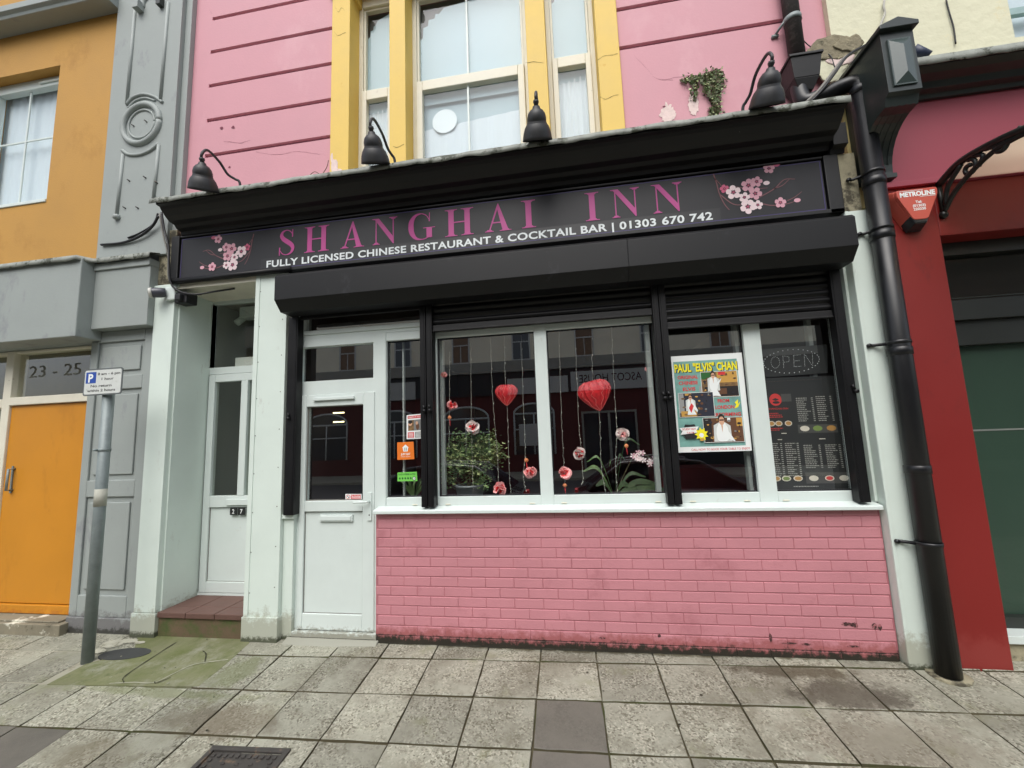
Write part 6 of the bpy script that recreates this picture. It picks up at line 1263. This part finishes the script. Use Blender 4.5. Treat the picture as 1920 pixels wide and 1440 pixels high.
# solve the arc so its far end meets the picture edge height: arc passes slightly below the horizontal
m_ = MB(); A3 = cat_path([(bx_, y, z) for y, z in arc], 8); m_.tube(A3, .024, 8); A4 = [p - Vector((0, 0, .035)) for p in A3]; m_.tube([(bx_, RYF - .012, zt2_ + .02), (bx_, RYF - .012, zb3 - .01)], .016, 8)
diag = cat_path([(bx_, RYF - .02, zb3 + .01), (bx_, -.20, zb3 + .115), (bx_, -.45, zt2_ - .03), (bx_, -.70, zt2_ - .055), (bx_, -.98, zt2_ - .13)], 8); m_.tube(diag, .016, 8)
def scroll(y, z, r, turns, a0, s=1):
    n = 26; P = []
    for i in range(n): a = a0 + s * turns * 2 * math.pi * i / n; q = r * (1 - .72 * i / n); P.append((bx_, y + q * math.cos(a), z + q * math.sin(a)))
    return P
m_.tube(cat_path([(bx_, -.09, zb3 + .05), (bx_, -.13, zt2_ - .06), (bx_, -.25, zt2_ + .03)], 6), .015, 7); m_.tube(scroll(-.30, zt2_ - .03, .055, 1.2, 1.6, 1), .014, 7); m_.tube(cat_path([(bx_, -.34, zt2_ + .03), (bx_, -.40, zt2_ - .01), (bx_, -.36, zt2_ - .06)], 6), .014, 7)
m_.tube(scroll(-.52, zt2_ - .02, .045, 1.3, .4, -1), .014, 7); m_.tube(scroll(-.68, zt2_ - .025, .04, 1.2, 2.4, 1), .014, 7); m_.tube(cat_path([(bx_, -.42, zt2_ + .02), (bx_, -.58, zt2_ - .03), (bx_, -.64, zt2_ + .01)], 6), .015, 7)
m_.lathe([(0, .03), (.022, .02), (.026, 0), (.022, -.02), (0, -.03)], (bx_, RYF - .012, zb3 - .01), 12)
part('iron_bracket', m_, 'wrought', t)
m_ = MB(); nA = len(A3); m_.add([(bx_ + .0, p.y, p.z + .019) for p in A3] + [(bx_ + 1.25, p.y, p.z + .019) for p in A3], [(i, i + 1, nA + i + 1, nA + i) for i in range(nA - 1)], None, True)
M('canopy_sheet', S(196, 184, 170), .4, .06, 3, 0); tn = MATS['canopy_sheet'].node_tree; tl_ = tn.nodes.new('ShaderNodeBsdfTranslucent'); tl_.inputs[0].default_value = S(224, 212, 198); mxx = tn.nodes.new('ShaderNodeMixShader'); mxx.inputs[0].default_value = .9; tn.links.new(tn.nodes['Principled BSDF'].outputs[0], mxx.inputs[1]); tn.links.new(tl_.outputs[0], mxx.inputs[2]); tn.links.new(mxx.outputs[0], tn.nodes['Material Output'].inputs[0]); o = part('canopy_sheet', m_, 'canopy_sheet', t); s_ = o.modifiers.new('s', 'SOLIDIFY'); s_.thickness = .006

# ================================================================ FAR SIDE OF THE STREET (seen in the reflections)
def V(px_, py_): q = W(px_, py_, 18.0); return q.x, q.z
OY = -18.0
op = thing('opposite_building', 'cream terrace over a dark red ground floor across the street, reflected in the shop windows', 'building', (0, OY, -.3))
M('op_cream', S(240, 232, 208), .8, .08, .6, 0); M('op_red', S(88, 40, 36), .8, .12, .8, 0); M('op_dark', S(28, 28, 30), .5, .1, 1, 0); M('op_white', S(200, 202, 198), .6, .05, 2, 0); M('op_ledge', S(150, 148, 138), .8, .1, 2, 0); M('op_glass', S(40, 44, 50), .1, .1, 1, 0, spec=.8); M('op_curtain', S(128, 104, 84), .8, .2, 2, 0)
zl1 = V(900, 680)[1]; zl0 = V(900, 700)[1]; zs1 = V(1100, 697)[1]; zs0 = V(1100, 732)[1]
m_ = MB(); m_.box(-26, 26, OY - .4, OY, zl1, 10.6); part('wall', m_, 'op_cream', op)
m_ = MB(); m_.box(-26, 26, OY - .3, OY + .25, zl0, zl1 - .001); m_.box(-26, 26, OY - .1, OY + .3, 10.6, 11.0); part('ledge', m_, 'op_ledge', op)
m_ = MB(); m_.box(-26, 26, OY - .4, OY + .0, -.35, zs0 - .02); part('lower_wall', m_, 'op_red', op)
m_ = MB(); m_.box(-26, 26, OY - .35, OY + .10, zs0 - .02, zl0 - .001); part('fascia', m_, 'op_dark', op)
def opwin(xc, zc0, zc1, w_, cur=True):
    f_ = MB(); f_.frame(xc - w_ / 2, xc + w_ / 2, zc0, zc1, .07, OY + .002, OY + .06, 'op_white'); f_.box(xc - w_ / 2 + .07, xc + w_ / 2 - .07, OY + .001, OY + .055, (zc0 + zc1) / 2 - .03, (zc0 + zc1) / 2 + .03, 'op_white'); f_.box(xc - .02, xc + .02, OY + .003, OY + .05, zc0 + .07, (zc0 + zc1) / 2 - .0301, 'op_white')
    ww = part('window', f_, 'op_white', op); g_ = MB(); g_.box(xc - w_ / 2 + .06, xc + w_ / 2 - .06, OY + .0005, OY + .02, zc0 + .05, zc1 - .05); part('pane', g_, 'op_curtain' if cur else 'op_glass', ww)
zw0 = V(860, 682)[1]; wA = (V(846, 660)[0] + V(879, 660)[0]) / 2
for k in range(-4, 5): opwin(wA + k * 3.3, zw0, zw0 + 2.0, .98, k % 2 == 0); opwin(wA + k * 3.3, zw0 + 3.2, zw0 + 4.9, .9, k % 2)
x0_, x1_ = V(1070, 710)[0], V(1212, 700)[0]
def board(x0, x1, z0, z1, mat): m2 = MB(); m2.box(x0, x1, OY + .101, OY + .14, z0, z1); return part('name_board', m2, mat, op)
M('op_board', S(186, 186, 180), .6, .04, 1, 0)
bd_ = board(x0_, x1_ + .4, zs0, zs1 + .05, 'op_board'); board(V(951, 720)[0], x0_ - .15, zs0 - .02, zs1 - .12, 'op_board'); board(-16, V(948, 720)[0] - 5, zs0, zs1, 'op_board')
m_ = MB(); a = V(1204, 705)[0]; b = V(1086, 705)[0]
text(m_, 'ASCOT HOUSE', (a, OY + .142, zs1 - .55), (-1, 0, 0), (0, 0, 1), None, width=a - b, height=.42, bold=.01); text(m_, '21', ((a + b) / 2, OY + .142, zs1 - .98), (-1, 0, 0), (0, 0, 1), None, height=.25, bold=.01); part('lettering', m_, 'black_print', bd_, label='dark lettering ASCOT HOUSE')
def arch(x0, x1, z0, z1, door=False):
    f_ = MB(); n = 16; xm = (x0 + x1) / 2; w2 = (x1 - x0) / 2; zs_ = z1 - w2 * .5
    pts = [(xm + w2 * math.cos(math.pi * k / n), zs_ + w2 * .5 * math.sin(math.pi * k / n)) for k in range(n + 1)]
    g_ = MB(); g_.polyY([(x0, z0), (x1, z0)] + pts, OY + .003, OY + .02)
    f_.tube([(x0, OY + .03, z0), (x0, OY + .03, zs_)] + [(x, OY + .03, z) for x, z in pts[::-1]] + [(x1, OY + .03, z0)], .05, 6); f_.tube([(x0, OY + .03, zs_), (x1, OY + .03, zs_)], .05, 6); f_.tube([(xm, OY + .03, z0), (xm, OY + .03, zs_)], .04, 6); f_.tube([(x0, OY + .03, z0 + (zs_ - z0) * .62), (x1, OY + .03, z0 + (zs_ - z0) * .62)], .035, 6)
    w2_ = part('arched_window', f_, 'op_white', op); part('pane', g_, 'op_glass', w2_)
ax0_, ax1_ = V(829, 780)[0], V(915, 780)[0]; zA = V(870, 764)[1]
arch(ax0_, ax1_, .55, zA); bx0_, bx1_ = V(963, 780)[0], V(1038, 780)[0]; arch(bx0_, bx1_, .55, V(990, 757)[1])
for k in (-1, -2, -3): arch(ax0_ + k * 4.0, ax1_ + k * 4.0, .55, zA)
m_ = MB(); m_.box(bx0_ + .25, bx1_ - .3, OY + .1, OY + .14, 1.0, 2.1); part('window_poster', m_, 'op_board', op)
dx0, dx1 = V(1092, 800)[0], V(1196, 800)[0]; zD = V(1140, 770)[1]
m_ = MB(); m_.frame(dx0, dx1, -.3, zD, .10, OY + .001, OY + .1); m_.box((dx0 + dx1) / 2 - .06, (dx0 + dx1) / 2 + .06, OY + .001, OY + .09, -.3, zD - .1); dd_ = part('entrance_doors', m_, 'op_ledge', op); m_ = MB(); m_.box(dx0 + .1, dx1 - .1, OY + .0005, OY + .03, -.3, zD - .1); part('pane', m_, 'op_glass', dd_)
m_ = MB(); m_.box(dx1 + 1, 26, OY + .001, OY + .09, -.3, zs0 - .05); part('dark_shopfront', m_, 'op_dark', op)

# parked cars on the road (reflected)
def car(label, cx, cy, mat, dirn=1):
    t = thing('parked_car', label, 'car', (cx, cy, -.42), 'cars parked along the kerb, reflected in the glass')
    L_, W_ = 4.1, 1.74; G = -.42
    secs = [(-2.05, .30, .55, .80), (-1.9, .22, .72, .86), (-1.3, .18, .90, .87), (-.75, .18, .94, .87), (.9, .18, .95, .87), (1.6, .2, .92, .86), (1.98, .26, .80, .82), (2.05, .35, .60, .76)]
    m_ = MB(); rings = []
    for (x, z0, z1, hw_) in secs:
        ring = [(hw_ * .9, z0), (hw_, z0 + .12), (hw_, (z0 + z1) / 2), (hw_ * .96, z1 - .06), (hw_ * .85, z1)]; ring = ring + [(-y, z) for y, z in ring[::-1]]
        rings.append([(cx + dirn * x, cy + y, G + z) for y, z in ring])
    n = len(rings[0])
    for i in range(len(rings) - 1): m_.add(rings[i] + rings[i + 1], [(k, (k + 1) % n, n + (k + 1) % n, n + k) for k in range(n)], None, True)
    m_.sheet(rings[0]); m_.sheet(rings[-1]); 
    b_ = part('body', m_, mat, t)
    cab = [(-1.05, .93, .74), (-.25, 1.40, .60), (.35, 1.46, .60), (1.15, 1.40, .60), (1.80, .94, .70)]
    m_ = MB(); top = [(cx + dirn * x, cy + s * y, G + z) for s in (1,) for x, z, y in cab[1:4]] ; 
    A_ = [(cx + dirn * x, cy + y, G + z) for x, z, y in cab]; B_ = [(cx + dirn * x, cy - y, G + z) for x, z, y in cab]
    m_.add(A_ + B_, [(1, 2, 7, 6), (2, 3, 8, 7)], None, True); m_.tube([A_[0], A_[1], A_[2], A_[3], A_[4]], .035, 6); m_.tube([B_[0], B_[1], B_[2], B_[3], B_[4]], .035, 6); part('roof', m_, mat, t)
    m_ = MB(); m_.add(A_ + B_, [(0, 1, 6, 5), (3, 4, 9, 8), (0, 1, 2, 3, 4), (5, 6, 7, 8, 9)]); part('windows', m_, 'car_glass', t)
    for wx in (-1.25, 1.25):
        for wy in (-.80, .80):
            w1 = MB(); Mr = Matrix.Rotation(math.pi / 2, 4, 'X'); w1.lathe([(0, -.10), (.30, -.10), (.32, -.06), (.32, .06), (.30, .10), (0, .10)], (cx + dirn * wx, cy + wy, G + .32), 24, None, Mr); wh = part('wheel', w1, 'iron_dark', t)
            w1 = MB(); w1.lathe([(0, -.108), (.19, -.108), (.2, -.09), (.2, .09), (.19, .108), (0, .108)], (cx + dirn * wx, cy + wy, G + .32), 20, None, Mr); part('rim', w1, 'galv', wh)
    for y in (-.62, .62):
        m_ = MB(); m_.box(cx - dirn * 2.04, cx - dirn * 1.93, cy + y - .16, cy + y + .16, G + .58, G + .72); part('headlight', m_, 'pot_white', t, bevel=.02)
        m_ = MB(); m_.box(cx + dirn * 1.95, cx + dirn * 2.05, cy + y - .12, cy + y + .12, G + .62, G + .80); part('tail_light', m_, 'paper_red', t, bevel=.02)
M('car_navy', S(24, 28, 44), .22, .1, 2, 0, spec=.7, coat=1); M('car_plum', S(40, 26, 34), .22, .1, 2, 0, spec=.7, coat=1); flat('car_glass', (.01, .012, .016), .05)
car('dark navy hatchback parked opposite the shop door, seen only in the reflections', -1.5, -5.2, 'car_navy'); car('dark plum hatchback parked opposite the right-hand window, seen only in the reflections', 3.6, -5.25, 'car_plum', -1)
